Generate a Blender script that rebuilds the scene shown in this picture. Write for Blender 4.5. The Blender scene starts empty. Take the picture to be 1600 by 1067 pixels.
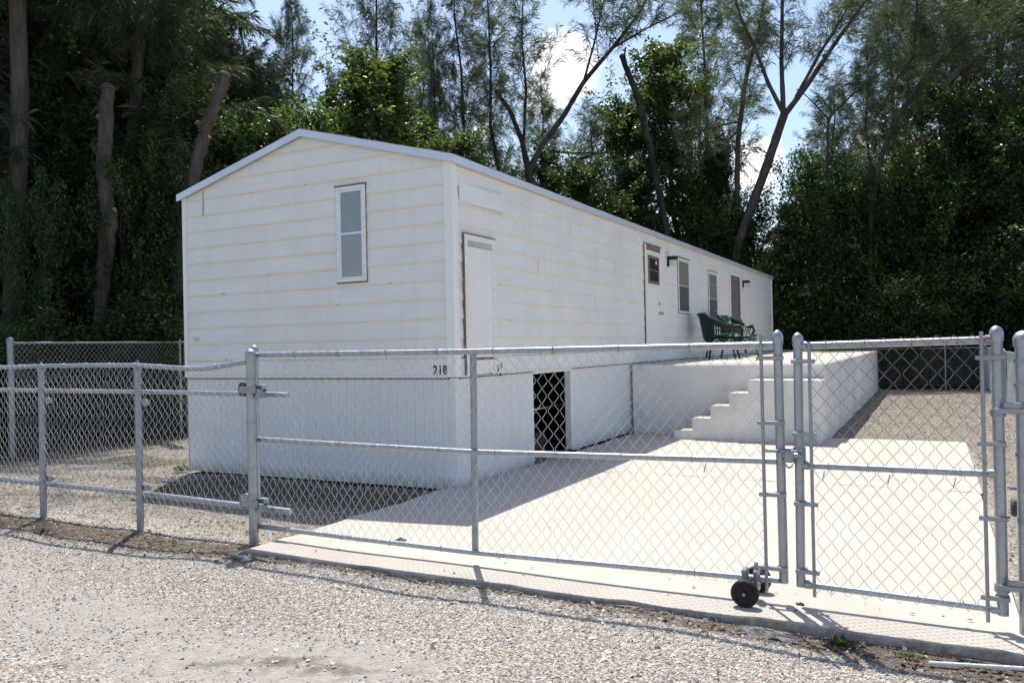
import bpy, math, random
import numpy as np
from mathutils import Matrix, Vector

R = math.radians
col = bpy.context.scene.collection
sc = bpy.context.scene
rnd = random.Random(7)

# ------------------------------------------------------------------ camera
TH = 0.4782
F_PX, PITCH, ROLL, EYE = 1263.25, 0.0055, -0.0207, 1.55
def tow(a):                                   # camera-aligned frame -> world (house corner at the origin, +Y along the house)
    a = np.asarray(a, float)
    return np.array([math.cos(TH)*a[0]-math.sin(TH)*a[1], math.sin(TH)*a[0]+math.cos(TH)*a[1], a[2]])
CAM = tow((0.6189, -8.6751, EYE))
cp, sp, cr, sr = math.cos(PITCH), math.sin(PITCH), math.cos(ROLL), math.sin(ROLL)
_r0, _u0 = np.array([1., 0, 0]), np.array([0, -sp, cp])
FW = tow((0, cp, sp)); RT = tow(cr*_r0+sr*_u0); UP = tow(-sr*_r0+cr*_u0)
cam_data = bpy.data.cameras.new('camera'); cam = bpy.data.objects.new('camera', cam_data); col.objects.link(cam)
cam_data.sensor_width = 36; cam_data.lens = 36*F_PX/1600; cam_data.clip_end = 2000; cam_data.clip_start = 0.05
M = Matrix.Identity(4)
for i in range(3):
    M[i][0], M[i][1], M[i][2], M[i][3] = RT[i], UP[i], -FW[i], CAM[i]
cam.matrix_world = M
sc.camera = cam

def P(px, py, d):                             # a place in the world at distance d along the view direction
    return CAM + d*(FW + (px-800)/F_PX*RT - (py-533.5)/F_PX*UP)
def on_ground(px, d, z=0.0):                  # ground point under a given bearing
    q = P(px, 540, d); return np.array([q[0], q[1], z])
def z_at(py, px, d): return float(P(px, py, d)[2])

# ------------------------------------------------------------------ mesh builder
class MB:
    def __init__(s): s.v = []; s.f = {}; s.n = 0
    def add(s, verts, faces):
        verts = np.asarray(verts, np.float32).reshape(-1, 3)
        b = s.n; s.v.append(verts); s.n += len(verts)
        if isinstance(faces, np.ndarray):
            s.f.setdefault(faces.shape[1], []).append(faces.astype(np.int32)+b)
        else:
            by = {}
            for f in faces: by.setdefault(len(f), []).append(f)
            for k, fs in by.items(): s.f.setdefault(k, []).append(np.asarray(fs, np.int32)+b)
        return s
    def box(s, x0, x1, y0, y1, z0, z1, bev=0.0):
        if x0 > x1: x0, x1 = x1, x0
        if y0 > y1: y0, y1 = y1, y0
        if z0 > z1: z0, z1 = z1, z0
        if bev <= 0:
            v = [(x, y, z) for z in (z0, z1) for y in (y0, y1) for x in (x0, x1)]
            return s.add(v, [(0,2,3,1), (4,5,7,6), (0,1,5,4), (2,6,7,3), (0,4,6,2), (1,3,7,5)])
        b = min(bev, (x1-x0)/2.01, (y1-y0)/2.01, (z1-z0)/2.01)
        v = []; ids = {}
        for iz, z in enumerate((z0, z1)):
            for iy, y in enumerate((y0, y1)):
                for ix, x in enumerate((x0, x1)):
                    sx, sy, sz = (1 if ix == 0 else -1), (1 if iy == 0 else -1), (1 if iz == 0 else -1)
                    ids[(ix, iy, iz, 0)] = len(v); v.append((x, y+sy*b, z+sz*b))
                    ids[(ix, iy, iz, 1)] = len(v); v.append((x+sx*b, y, z+sz*b))
                    ids[(ix, iy, iz, 2)] = len(v); v.append((x+sx*b, y+sy*b, z))
        I = ids; f = []
        for ax in range(3):
            o1, o2 = [a for a in range(3) if a != ax]
            for e in (0, 1):
                q = []
                for (a, c) in ((0,0), (1,0), (1,1), (0,1)):
                    k = [0,0,0]; k[ax] = e; k[o1] = a; k[o2] = c; q.append(I[(k[0],k[1],k[2],ax)])
                f.append(q)
            for a in (0, 1):
                for c in (0, 1):
                    k0 = [0,0,0]; k0[ax] = 0; k0[o1] = a; k0[o2] = c
                    k1 = list(k0); k1[ax] = 1
                    f.append([I[tuple(k0)+(o1,)], I[tuple(k1)+(o1,)], I[tuple(k1)+(o2,)], I[tuple(k0)+(o2,)]])
        for iz in (0,1):
            for iy in (0,1):
                for ix in (0,1): f.append([I[(ix,iy,iz,0)], I[(ix,iy,iz,1)], I[(ix,iy,iz,2)]])
        return s.add(v, f)
    def tube(s, pts, rad, sides=8, caps=True, rough=0):
        pts = np.asarray(pts, float); n = len(pts)
        rad = np.full(n, rad, float) if np.isscalar(rad) else np.asarray(rad, float)
        t = np.gradient(pts, axis=0); t /= np.linalg.norm(t, axis=1)[:, None]+1e-12
        ref = np.array([0, 0, 1.]) if abs(t[:, 2]).mean() < .8 else np.array([0, 1., 0])
        a = np.cross(t, ref); a /= np.linalg.norm(a, axis=1)[:, None]+1e-12
        b = np.cross(t, a)
        an = np.linspace(0, 2*math.pi, sides, endpoint=False)
        RR = np.repeat(rad[:, None], sides, 1)
        if rough:
            rq = np.random.default_rng(int(abs(pts[0].sum())*1000) % 99991); hh = np.arange(n)[:, None]
            for m_ in range(1, 5): RR = RR*(1+rough/m_**.5*np.sin(m_*an[None, :]+rq.uniform(0, 6.28)+hh*rq.uniform(-.5, .5)))
            RR = RR*(1+rough*.8*rq.normal(0, 1, RR.shape))
        v = pts[:, None, :]+RR[:, :, None]*(np.cos(an)[None, :, None]*a[:, None, :]+np.sin(an)[None, :, None]*b[:, None, :])
        i = np.arange(n-1)[:, None]*sides; j = np.arange(sides)[None, :]; k = (j+1) % sides
        f = np.stack([i+j, i+k, i+sides+k, i+sides+j], -1).reshape(-1, 4)
        v = v.reshape(-1, 3)
        s.add(v, f)
        if caps and sides > 3:
            s.add(v[:sides], [list(range(sides))[::-1]]); s.add(v[-sides:], [list(range(sides))])
        return s
    def lathe(s, prof, c, axis='z', sides=24):       # prof: list of (radius, height)
        an = np.linspace(0, 2*math.pi, sides, endpoint=False)
        v = []
        for r, h in prof:
            for a in an:
                x, y = r*math.cos(a), r*math.sin(a)
                q = {'z': (x, y, h), 'y': (x, h, y), 'x': (h, x, y)}[axis]
                v.append((q[0]+c[0], q[1]+c[1], q[2]+c[2]))
        f = []
        for i in range(len(prof)-1):
            for j in range(sides):
                k = (j+1) % sides; f.append((i*sides+j, i*sides+k, (i+1)*sides+k, (i+1)*sides+j))
        f.append(list(range(sides))[::-1]); f.append([(len(prof)-1)*sides+j for j in range(sides)])
        return s.add(v, f)
    def quad(s, a, b, c, d): return s.add([a, b, c, d], [(0, 1, 2, 3)])
    def build(s, name, mat, parent=None, smooth=False, attr=None):
        me = bpy.data.meshes.new(name)
        if s.n:
            V = np.concatenate(s.v); me.vertices.add(len(V)); me.vertices.foreach_set('co', V.ravel())
            L = []; T = []
            for k, fl in s.f.items():
                A = np.concatenate(fl); L.append(A.ravel()); T.append(np.full(len(A), k, np.int32))
            L = np.concatenate(L); T = np.concatenate(T)
            me.loops.add(len(L)); me.loops.foreach_set('vertex_index', L.astype(np.int32))
            st = np.zeros(len(T), np.int32); st[1:] = np.cumsum(T)[:-1]
            me.polygons.add(len(T)); me.polygons.foreach_set('loop_start', st); me.polygons.foreach_set('loop_total', T)
            me.polygons.foreach_set('use_smooth', np.full(len(T), bool(smooth)))
            if attr is not None:
                for an, val in attr.items():
                    at = me.attributes.new(an, 'FLOAT', 'POINT'); at.data.foreach_set('value', np.asarray(val, np.float32))
            me.update(calc_edges=True)
            if smooth == 'auto':
                try: me.set_sharp_from_angle(angle=R(40))
                except Exception: pass
        if mat: me.materials.append(mat)
        o = bpy.data.objects.new(name, me); col.objects.link(o)
        if parent is not None:
            o.parent = parent
            o.matrix_parent_inverse = Matrix.Translation(-parent.location)
        return o

def build_each(mb, name, mat, parent):                # one object per separate piece
    V = np.concatenate(mb.v); F = [f for fl in mb.f.values() for A in fl for f in A]
    par = list(range(len(V)))
    def find(a):
        while par[a] != a: par[a] = par[par[a]]; a = par[a]
        return a
    key = {}
    for i, p in enumerate(np.round(V, 5).tolist()):
        k = tuple(p)
        if k in key: par[find(i)] = find(key[k])
        else: key[k] = i
    for f in F:
        a = find(int(f[0]))
        for b in f[1:]: par[find(int(b))] = a
    g = {}
    for f in F: g.setdefault(find(int(f[0])), []).append(f)
    for fs in g.values():
        ids = sorted({int(i) for f in fs for i in f}); mp = {i: n for n, i in enumerate(ids)}
        q = MB(); q.add(V[ids], [tuple(mp[int(i)] for i in f) for f in fs]); q.build(name, mat, parent)

def tag(o, label=None, cat=None, group=None, kind=None):
    if label: o['label'] = label
    if cat: o['category'] = cat
    if group: o['group'] = group
    if kind: o['kind'] = kind
    return o
def thing(name, loc, label, cat, group=None):
    o = bpy.data.objects.new(name, None); col.objects.link(o); o.location = loc; o.empty_display_size = .2
    return tag(o, label, cat, group)
def copy_tree(o, parent=None):
    c = o.copy(); col.objects.link(c)
    if parent is not None: c.parent = parent
    for ch in [q for q in bpy.data.objects if q.parent == o]: copy_tree(ch, c)
    return c

# ------------------------------------------------------------------ materials
class NT:
    def __init__(s, name):
        s.m = bpy.data.materials.new(name); s.m.use_nodes = True; s.t = s.m.node_tree; s.t.nodes.clear()
        s.out = s.n('ShaderNodeOutputMaterial')
    def n(s, typ, **kw):
        nd = s.t.nodes.new(typ)
        for k, v in kw.items():
            if hasattr(nd, k) and not k.startswith('i_'): setattr(nd, k, v)
        return nd
    def l(s, a, b): s.t.links.new(a, b)
    def set(s, sock, v):
        if hasattr(v, 'is_linked') or isinstance(v, bpy.types.NodeSocket): s.l(v, sock)
        else:
            if hasattr(sock.default_value, '__len__') and len(sock.default_value) == 4 and len(v) == 3: v = tuple(v)+(1,)
            sock.default_value = v
    def pos(s): return s.n('ShaderNodeNewGeometry').outputs['Position']
    def obj(s): return s.n('ShaderNodeTexCoord').outputs['Object']
    def mapping(s, vec, scale=(1,1,1), rot=(0,0,0), loc=(0,0,0)):
        m = s.n('ShaderNodeMapping'); s.l(vec, m.inputs['Vector']); m.inputs['Scale'].default_value = scale
        m.inputs['Rotation'].default_value = rot; m.inputs['Location'].default_value = loc; return m.outputs['Vector']
    def noise(s, vec, scale, detail=4, rough=.55, dist=0):
        n = s.n('ShaderNodeTexNoise'); s.l(vec, n.inputs['Vector']); n.inputs['Scale'].default_value = scale
        n.inputs['Detail'].default_value = detail; n.inputs['Roughness'].default_value = rough; n.inputs['Distortion'].default_value = dist
        return n.outputs['Fac']
    def voronoi(s, vec, scale, feature='F1', out='Distance'):
        n = s.n('ShaderNodeTexVoronoi'); n.feature = feature; s.l(vec, n.inputs['Vector']); n.inputs['Scale'].default_value = scale
        return n.outputs[out]
    def ramp(s, fac, stops, interp='LINEAR'):
        n = s.n('ShaderNodeValToRGB'); n.color_ramp.interpolation = interp; e = n.color_ramp.elements
        while len(e) < len(stops): e.new(.5)
        for i, (p, c) in enumerate(stops):
            e[i].position = p
            if not hasattr(c, '__len__'): c = (c, c, c)
            e[i].color = tuple(c)+(1,) if len(c) == 3 else c
        s.l(fac, n.inputs['Fac']); return n.outputs['Color']
    def mix(s, fac, a, b, blend='MIX'):
        n = s.n('ShaderNodeMix'); n.data_type = 'RGBA'; n.blend_type = blend
        s.set(n.inputs[0], fac); s.set(n.inputs[6], a); s.set(n.inputs[7], b); return n.outputs[2]
    def math(s, op, a, b=None, clamp=False):
        n = s.n('ShaderNodeMath'); n.operation = op; n.use_clamp = clamp
        s.set(n.inputs[0], a)
        if b is not None: s.set(n.inputs[1], b)
        return n.outputs[0]
    def sep(s, v):
        n = s.n('ShaderNodeSeparateXYZ'); s.l(v, n.inputs[0]); return n.outputs
    def bump(s, h, strength=.3, dist=.01):
        n = s.n('ShaderNodeBump'); n.inputs['Strength'].default_value = strength; n.inputs['Distance'].default_value = dist
        s.l(h, n.inputs['Height']); return n.outputs['Normal']
    def bsdf(s, color, rough=.6, metal=0, spec=.5, normal=None, **kw):
        b = s.n('ShaderNodeBsdfPrincipled'); s.set(b.inputs['Base Color'], color); s.set(b.inputs['Roughness'], rough)
        s.set(b.inputs['Metallic'], metal); b.inputs['Specular IOR Level'].default_value = spec
        if normal is not None: s.l(normal, b.inputs['Normal'])
        for k, v in kw.items(): s.set(b.inputs[k.replace('_', ' ')], v)
        return b.outputs[0]
    def done(s, sh): s.l(sh, s.out.inputs['Surface']); return s.m

def m_simple(name, c, rough=.6, metal=0, spec=.5, var=.15, vscale=6, bump=0):
    t = NT(name); p = t.obj(); n = t.noise(p, vscale, 5)
    c = np.array(c); colr = t.ramp(n, [(.25, tuple(np.clip(c*(1-var), 0, 1))), (.75, tuple(np.clip(c*(1+var), 0, 1)))])
    nm = t.bump(t.noise(p, vscale*8, 3), bump, .004) if bump else None
    return t.done(t.bsdf(colr, rough, metal, spec, nm))

def m_siding():
    t = NT('painted_lap_siding'); p = t.pos(); x, y, z = t.sep(p)
    base = t.ramp(t.noise(t.mapping(p, (1.2, 1.2, 2.5)), 1.3, 6), [(.3, (.80,.79,.750)), (.7, (.87,.86,.82))])
    streak = t.noise(t.mapping(p, (7, 7, .35)), 1.6, 4, .6)
    base = t.mix(t.ramp(streak, [(.48, 0), (.8, .33)]), base, (.64, .65, .66))
    soot = t.noise(t.mapping(p, (.8, .8, 1.4)), 1.1, 5, .65)
    base = t.mix(t.ramp(soot, [(.52, 0), (.76, .36)]), base, (.60, .60, .585))
    # yellowed lower edge of every lap
    fr = t.math('FRACT', t.math('DIVIDE', t.math('SUBTRACT', z, 1.2362), .2063))
    wob = t.noise(p, 2.2, 3)
    lim = t.math('ADD', .085, t.math('MULTIPLY', wob, .10))
    ln = t.math('SUBTRACT', 1, t.ramp(t.math('DIVIDE', fr, t.math('ADD', lim, .02)), [(.55, 0), (1, 1)]))
    brk = t.ramp(t.noise(t.mapping(p, (3, 3, 30)), 1.0, 4), [(.3, .45), (.55, 1)])
    base = t.mix(t.math('MULTIPLY', ln, t.math('MULTIPLY', brk, .66)), base, (.83, .71, .49))
    # rust specks at the laps
    sp_ = t.math('MULTIPLY', ln, t.ramp(t.noise(p, 9, 2), [(.68, 0), (.72, .8)]))
    base = t.mix(sp_, base, (.42, .28, .16))
    nm = t.bump(t.noise(t.mapping(p, (1, 1, 14)), 6, 3), .10, .01)
    return t.done(t.bsdf(base, .5, 0, .4, nm))
def m_paint(name, c, rough=.5, dirt=.35, splash=False):
    t = NT(name); p = t.pos()
    base = t.ramp(t.noise(p, 2.3, 6), [(.3, tuple(np.array(c)*.93)), (.7, c)])
    base = t.mix(t.ramp(t.noise(t.mapping(p, (5, 5, .6)), 1.5, 5, .65), [(.55, 0), (.85, dirt)]), base, tuple(np.array(c)*(.72, .70, .66)))
    if splash:                                         # rain-splashed soil along the foot of the skirting
        zz = t.sep(p)[2]; base = t.mix(t.ramp(t.math('ADD', zz, t.math('MULTIPLY', t.noise(p, 6, 6, .7), .28)), [(.10, .8), (.30, 0)]), base, (.36, .29, .23))
    return t.done(t.bsdf(base, rough, 0, .4))
def m_galv(name='galvanised_steel', tint=(.40, .43, .47), rust=0.0):
    t = NT(name); p = t.obj()
    sp_ = t.voronoi(p, 45, out='Color'); v = t.sep(sp_)[0]
    c = t.ramp(v, [(0, tuple(np.array(tint)*.86)), (1, tint)])
    c = t.mix(t.ramp(t.noise(p, 3, 5), [(.45, 0), (.8, .45)]), c, tuple(np.array(tint)*.72))
    if rust: c = t.mix(t.ramp(t.noise(p, 2.5, 5), [(.5-rust*.3, 0), (.62, .85)]), c, (.24, .13, .08))
    r = t.ramp(t.noise(p, 14, 3), [(.3, .36), (.7, .52)])
    return t.done(t.bsdf(c, r, .8, .5))
def m_wire(name, rust):
    t = NT(name); p = t.pos()
    c = t.ramp(t.noise(p, 3.0, 4), [(.3, (.60,.61,.62)), (.7, (.46,.47,.47))])
    if rust:
        zf = t.ramp(t.math('ADD', t.math('MULTIPLY', t.sep(p)[2], .5), t.math('MULTIPLY', t.noise(p, 3, 4), .35)), [(.45, .03), (.8, .9)])
        c = t.mix(zf, c, (.20, .12, .075))
    return t.done(t.bsdf(c, .5, .45, .5))
def m_concrete(name, c, stain=.5, var=.08, pink=0.0, edge=False):
    t = NT(name); p = t.pos(); c = np.array(c)
    base = t.ramp(t.noise(p, 1.1, 7, .6), [(.3, tuple(c*(1-var))), (.7, tuple(np.clip(c*(1+var), 0, .93)))])
    if pink: base = t.mix(t.ramp(t.noise(t.mapping(p, (.7, 1.6, 1)), 1.7, 6, .65), [(.5, 0), (.75, pink)]), base, tuple(np.clip(c*(1.02, .90, .81), 0, 1)))
    st = t.noise(t.mapping(p, (1, 1, .8), loc=(3, 1, 7)), 2.6, 7, .68)
    base = t.mix(t.ramp(st, [(.55, 0), (.78, stain)]), base, tuple(c*(.58, .56, .53)))
    sp_ = t.noise(p, 55, 4, .7)
    base = t.mix(t.ramp(sp_, [(.6, 0), (.75, .22)]), base, tuple(c*.6))
    if edge:                                           # rough, soil stained sides of the poured slab
        nz_ = t.sep(t.n('ShaderNodeNewGeometry').outputs['True Normal'])[2]
        base = t.mix(t.ramp(t.math('ABSOLUTE', nz_), [(.35, 1), (.75, 0)]), base, t.ramp(t.noise(p, 22, 6, .7), [(.35, (.22,.17,.14)), (.65, (.46,.38,.33))]))
    nm = t.bump(t.noise(p, 30, 6, .7), .25, .008)
    return t.done(t.bsdf(base, .85, 0, .25, nm))
def m_ground():
    t = NT('gravel_ground'); p = t.pos()
    ce = t.voronoi(p, 62, out='Color'); dv = t.voronoi(p, 62)
    v = t.sep(ce)[0]; v2 = t.sep(ce)[1]
    peb = t.ramp(v, [(0, (.22,.19,.155)), (.45, (.45,.415,.37)), (1, (.66,.63,.58))])
    peb = t.mix(t.math('MULTIPLY', v2, .3), peb, (.46, .36, .27))
    peb = t.mix(t.ramp(dv, [(.35, 0), (.75, .75)]), peb, (.14, .115, .09))
    big = t.ramp(t.noise(p, .8, 6, .62), [(.3, .78), (.7, 1.08)])
    peb = t.mix(1.0, peb, big, 'MULTIPLY')
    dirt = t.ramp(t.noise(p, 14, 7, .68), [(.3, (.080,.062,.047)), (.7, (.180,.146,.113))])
    dust = t.ramp(t.noise(p, 18, 7, .7), [(.3, (.26,.24,.21)), (.7, (.40,.375,.34))])
    a1 = t.n('ShaderNodeAttribute'); a1.attribute_name = 'dirt'
    a2 = t.n('ShaderNodeAttribute'); a2.attribute_name = 'dust'
    n1 = t.noise(p, 7, 6, .7)
    f2 = t.ramp(t.math('ADD', a2.outputs['Fac'], t.math('MULTIPLY', t.math('SUBTRACT', n1, .5), 1.1)), [(.35, 0), (.65, 1)])
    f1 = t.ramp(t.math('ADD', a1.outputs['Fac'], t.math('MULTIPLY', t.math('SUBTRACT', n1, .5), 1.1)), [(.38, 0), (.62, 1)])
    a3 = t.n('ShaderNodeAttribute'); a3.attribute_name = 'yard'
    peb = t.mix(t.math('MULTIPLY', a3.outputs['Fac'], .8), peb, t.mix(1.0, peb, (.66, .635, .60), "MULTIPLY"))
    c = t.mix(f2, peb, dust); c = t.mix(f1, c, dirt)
    h = t.math('ADD', t.math('MULTIPLY', t.math('SUBTRACT', 1, dv), .8), t.math('MULTIPLY', t.noise(p, 25, 6, .7), .6))
    return t.done(t.bsdf(c, .92, 0, .2, t.bump(h, .8, .014)))
def m_stone(name='limestone_pebble', k=(1, 1, 1)):
    t = NT(name); g = t.n('ShaderNodeNewGeometry'); rr = g.outputs['Random Per Island']; k = np.array(k)
    c = t.ramp(rr, [(0, tuple(k*(.27,.24,.205))), (.2, tuple(k*(.44,.405,.36))), (.6, tuple(k*(.58,.545,.495))), (1, tuple(k*(.70,.675,.63)))])
    c = t.mix(t.ramp(t.math('FRACT', t.math('MULTIPLY', rr, 37.0)), [(.75, 0), (.95, .55)]), c, tuple(k*(.46, .33, .23)))
    return t.done(t.bsdf(c, .85, 0, .3))
def m_leaf(name, c1, c2, gloss=.35, trans=.35, spec=.5):
    t = NT(name); g = t.n('ShaderNodeNewGeometry'); rr = g.outputs['Random Per Island']
    oi = t.n('ShaderNodeObjectInfo').outputs['Random']
    c = t.ramp(rr, [(0, c1), (.72, c2), (.93, tuple(np.array(c2)*(1.5, 1.3, 1.0))), (1, (.13,.10,.03))])
    hs = t.n('ShaderNodeHueSaturation'); t.l(c, hs.inputs['Color']); t.set(hs.inputs['Value'], t.math('ADD', .75, t.math('MULTIPLY', oi, .5)))
    t.set(hs.inputs['Hue'], t.math('ADD', .485, t.math('MULTIPLY', oi, .03)))
    c = hs.outputs[0]
    b = t.bsdf(c, gloss, 0, spec)
    tr = t.n('ShaderNodeBsdfTranslucent'); t.l(t.mix(1.0, c, (1.35, 1.5, .55), 'MULTIPLY'), tr.inputs['Color'])
    m = t.n('ShaderNodeMixShader'); m.inputs[0].default_value = trans; t.l(b, m.inputs[1]); t.l(tr.outputs[0], m.inputs[2])
    return t.done(m.outputs[0])
def m_bark(name, c, s=1.0):
    t = NT(name); p = t.pos(); c = np.array(c)
    n = t.noise(t.mapping(p, (9*s, 9*s, 1.6*s)), 2.2, 7, .7)
    k = t.noise(t.mapping(p, (3, 3, 1.2), loc=(5, 5, 5)), 1.1, 5, .6)
    colr = t.ramp(n, [(.3, tuple(c*.45)), (.55, tuple(c)), (.8, tuple(np.clip(c*1.6, 0, 1)))])
    colr = t.mix(t.ramp(k, [(.45, 0), (.7, .45)]), colr, (.16, .15, .14))
    return t.done(t.bsdf(colr, .9, 0, .2, t.bump(n, .9, .03)))
def m_glass(name, tint=(.95, .97, .97), refl=.06, clear=.97):
    t = NT(name); tr = t.n('ShaderNodeBsdfTransparent'); tr.inputs[0].default_value = tuple(np.array(tint)*clear)+(1,)
    gl = t.n('ShaderNodeBsdfGlossy'); gl.inputs['Roughness'].default_value = .03
    m = t.n('ShaderNodeMixShader'); m.inputs[0].default_value = refl; t.l(tr.outputs[0], m.inputs[1]); t.l(gl.outputs[0], m.inputs[2])
    return t.done(m.outputs[0])
def m_blind(name, c, pitch=.018):
    t = NT(name); p = t.pos(); z = t.sep(p)[2]
    fr = t.math('FRACT', t.math('DIVIDE', z, pitch)); c = np.array(c)
    k = t.ramp(fr, [(0, tuple(c*.6)), (.3, tuple(c*.9)), (.8, tuple(c)), (1, tuple(c*.62))])
    return t.done(t.bsdf(k, .6, 0, .4))
def m_floral():
    t = NT('floral_cushion_fabric'); p = t.obj()
    v = t.voronoi(p, 7.5); c = t.sep(t.voronoi(p, 7.5, out='Color'))[0]
    fl = t.ramp(c, [(0, (.80,.72,.52)), (.35, (.72,.40,.26)), (.6, (.80,.78,.70)), (.85, (.10,.24,.16))], 'CONSTANT')
    m = t.ramp(t.math('ADD', v, t.math('MULTIPLY', t.noise(p, 20, 3), .22)), [(.48, 1), (.56, 0)])
    bg = t.ramp(t.noise(p, 9, 3), [(.4, (.015,.07,.055)), (.6, (.03,.16,.12))])
    return t.done(t.bsdf(t.mix(m, bg, fl), .8, 0, .3))
def m_wicker():
    t = NT('green_wicker'); p = t.obj()
    w = t.n('ShaderNodeTexWave'); t.l(p, w.inputs['Vector']); w.inputs['Scale'].default_value = 22; w.bands_direction = 'Z'; w.inputs['Distortion'].default_value = 2
    c = t.ramp(w.outputs['Fac'], [(.2, (.004,.015,.012)), (.8, (.012,.042,.034))])
    return t.done(t.bsdf(c, .45, 0, .5, t.bump(w.outputs['Fac'], .6, .01)))

MAT = dict(
    siding=m_siding(), headstrip=m_simple('grey_head_strip', (.50,.49,.46), .7, 0, .3, .2, 10), panel=m_paint('loose_panel_paint', (.86,.855,.83), .5, .2), skirt=m_paint('painted_skirting', (.82,.81,.785), .6, .3, True), trim=m_paint('white_trim', (.90,.895,.86), .45, .12),
    door=m_paint('cream_door_paint', (.89,.865,.81), .45, .08), metal_trim=m_simple('aluminium_drip_edge', (.66,.70,.77), .4, .35, .5, .05, 3),
    alu=m_simple('aluminium_sash', (.72,.75,.80), .35, .5, .5, .06, 8), roof=m_simple('roof_sheet', (.45,.45,.46), .6, .2, .4, .15, 2),
    rust=m_simple('rusty_brown_frame', (.23,.16,.11), .7, .1, .3, .3, 12), darkwood=m_simple('brown_screen_door', (.20,.14,.10), .6, 0, .3, .25, 6),
    dark=m_simple('dark_void_panel', (.02,.02,.022), .8, 0, .2, .2, 4), black=m_simple('black_lantern_metal', (.015,.015,.016), .45, .2, .5, .2, 9),
    rubber=m_simple('black_rubber', (.014,.014,.014), .7, 0, .35, .35, 14), galv=m_galv(), galv_dark=m_galv('weathered_galvanised_steel', (.33,.36,.40)),
    galv_rust=m_galv('rust_spotted_steel', (.40,.42,.44), .25),
    wire=m_wire('zinc_wire', 0), wire_rust=m_wire('rusted_wire', 1), slab=m_concrete('pale_concrete', (.480,.432,.378), .30, .09, .40, True),
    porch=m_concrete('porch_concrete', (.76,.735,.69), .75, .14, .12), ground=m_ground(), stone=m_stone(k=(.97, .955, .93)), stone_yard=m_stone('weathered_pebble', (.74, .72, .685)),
    blind=m_blind('grey_mini_blind', (.37,.38,.375)), curtain=m_blind('tan_blind', (.36,.33,.25), .03), screen=m_simple('insect_screen', (.16,.15,.155), .6, 0, .3, .15, 3),
    glass=m_glass('window_glass', refl=.10), jar=m_glass('clear_jar_glass', refl=.15),
    bark=m_bark('grey_brown_bark', (.095,.075,.062)), bark2=m_bark('dark_branch_bark', (.042,.034,.029), 2), cut=m_simple('fresh_cut_wood', (.45,.27,.17), .8, 0, .2, .2, 12),
    needle=m_leaf('casuarina_needles', (.030,.046,.026), (.072,.100,.060), .5, .35, .35),
    needle2=m_leaf('grey_green_needles', (.050,.070,.050), (.118,.150,.108), .5, .38, .35),  # grey-green lightened so the haze is painted into the needle colour
    leaf=m_leaf('dark_glossy_leaf', (.018,.040,.012), (.055,.100,.028), .40, .38, .45),
    leaf2=m_leaf('fresh_green_leaf', (.052,.086,.034), (.100,.148,.060), .42, .46, .45),
    dead=m_simple('dry_leaf', (.15,.105,.070), .8, 0, .2, .5, 30), wicker=m_wicker(), floral=m_floral(), plastic=m_simple('crumpled_white_plastic', (.42,.43,.44), .4, 0, .5, .25, 14),
    frag=m_simple('dirty_cement_piece', (.23,.215,.20), .9, 0, .2, .35, 14, .5), white=m_simple('white_pvc', (.80,.80,.78), .4, 0, .5, .05, 5), ink=m_simple('black_vinyl_numeral', (.012,.012,.014), .5, 0, .4, .1, 5),
    sticker=m_simple('pale_blue_sticker', (.55,.60,.70), .5, 0, .4, .05, 5), brass=m_simple('tarnished_knob', (.34,.31,.25), .35, .8, .5, .2, 20),
    slate_dark=m_simple('worn_grey_rubber', (.07,.072,.075), .6, .2, .4, .3, 14), slate=m_simple('weathered_grey_sheet', (.33,.33,.33), .8, 0, .3, .3, 9, .4), brownbox=m_simple('brown_crawl_clutter', (.10,.055,.038), .8, 0, .2, .2, 5),
)

# ------------------------------------------------------------------ ground
def blob(x, y, cx, cy, rx, ry, a=0.0):
    ca, sa = math.cos(a), math.sin(a)
    u = (x-cx)*ca+(y-cy)*sa; v = -(x-cx)*sa+(y-cy)*ca
    return np.clip(1.25-np.sqrt((u/rx)**2+(v/ry)**2), 0, 1)
def dirt_shade_mask(x, y):
    x = np.asarray(x, float); y = np.asarray(y, float)
    strip = np.clip(1.15-np.abs(y+2.92+.03*x)/.36, 0, 1)*(x < .35)*np.clip((.6-x)/.5, 0, 1)
    edge = np.clip(1.1-np.abs(y+3.06)/.16, 0, 1)*np.clip((x-2.3)/1.2, 0, 1)*np.clip((5.4-x)/.2, 0, 1)
    edge2 = np.clip(1.1-np.abs(y+2.97)/.10, 0, 1)*(x > .1)*(x < 5.2)*.75
    br = blob(x, y, 4.7, -3.05, .9, .28)
    under = np.clip(1.2-np.abs(y+.7)/1.0, 0, 1)*np.clip((x+3.9)/.5, 0, 1)*(x < .2)*.75  # soil plus painted house shade along the foot of the end wall
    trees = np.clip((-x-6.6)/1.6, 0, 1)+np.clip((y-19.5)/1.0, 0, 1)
    yard = blob(x, y, -5.4, .6, 1.7, .5, .2)*.7
    track = np.maximum(blob(x, y, 1.75, -4.42, .95, .24, .38)*.52, blob(x, y, 3.3, -4.45, .6, .10, .1)*.45); track = np.maximum(track, blob(x, y, .55, -4.98, .8, .2, .3)*.46)
    return np.clip(np.maximum.reduce([track, strip*.95, edge, edge2, br, under, trees, yard]), 0, 1)
def dust_mask(x, y):
    x = np.asarray(x, float); y = np.asarray(y, float)
    return np.clip(np.maximum.reduce([blob(x, y, 1.5, -4.45, 1.4, .6, .25)*.9, blob(x, y, .1, -4.4, 1.2, .6, .1)*.85, blob(x, y, -2.0, -4.2, 2.4, .8, .0)*.8,
                                      blob(x, y, 3.2, -4.6, .7, .25)*.5]), 0, 1)
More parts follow.
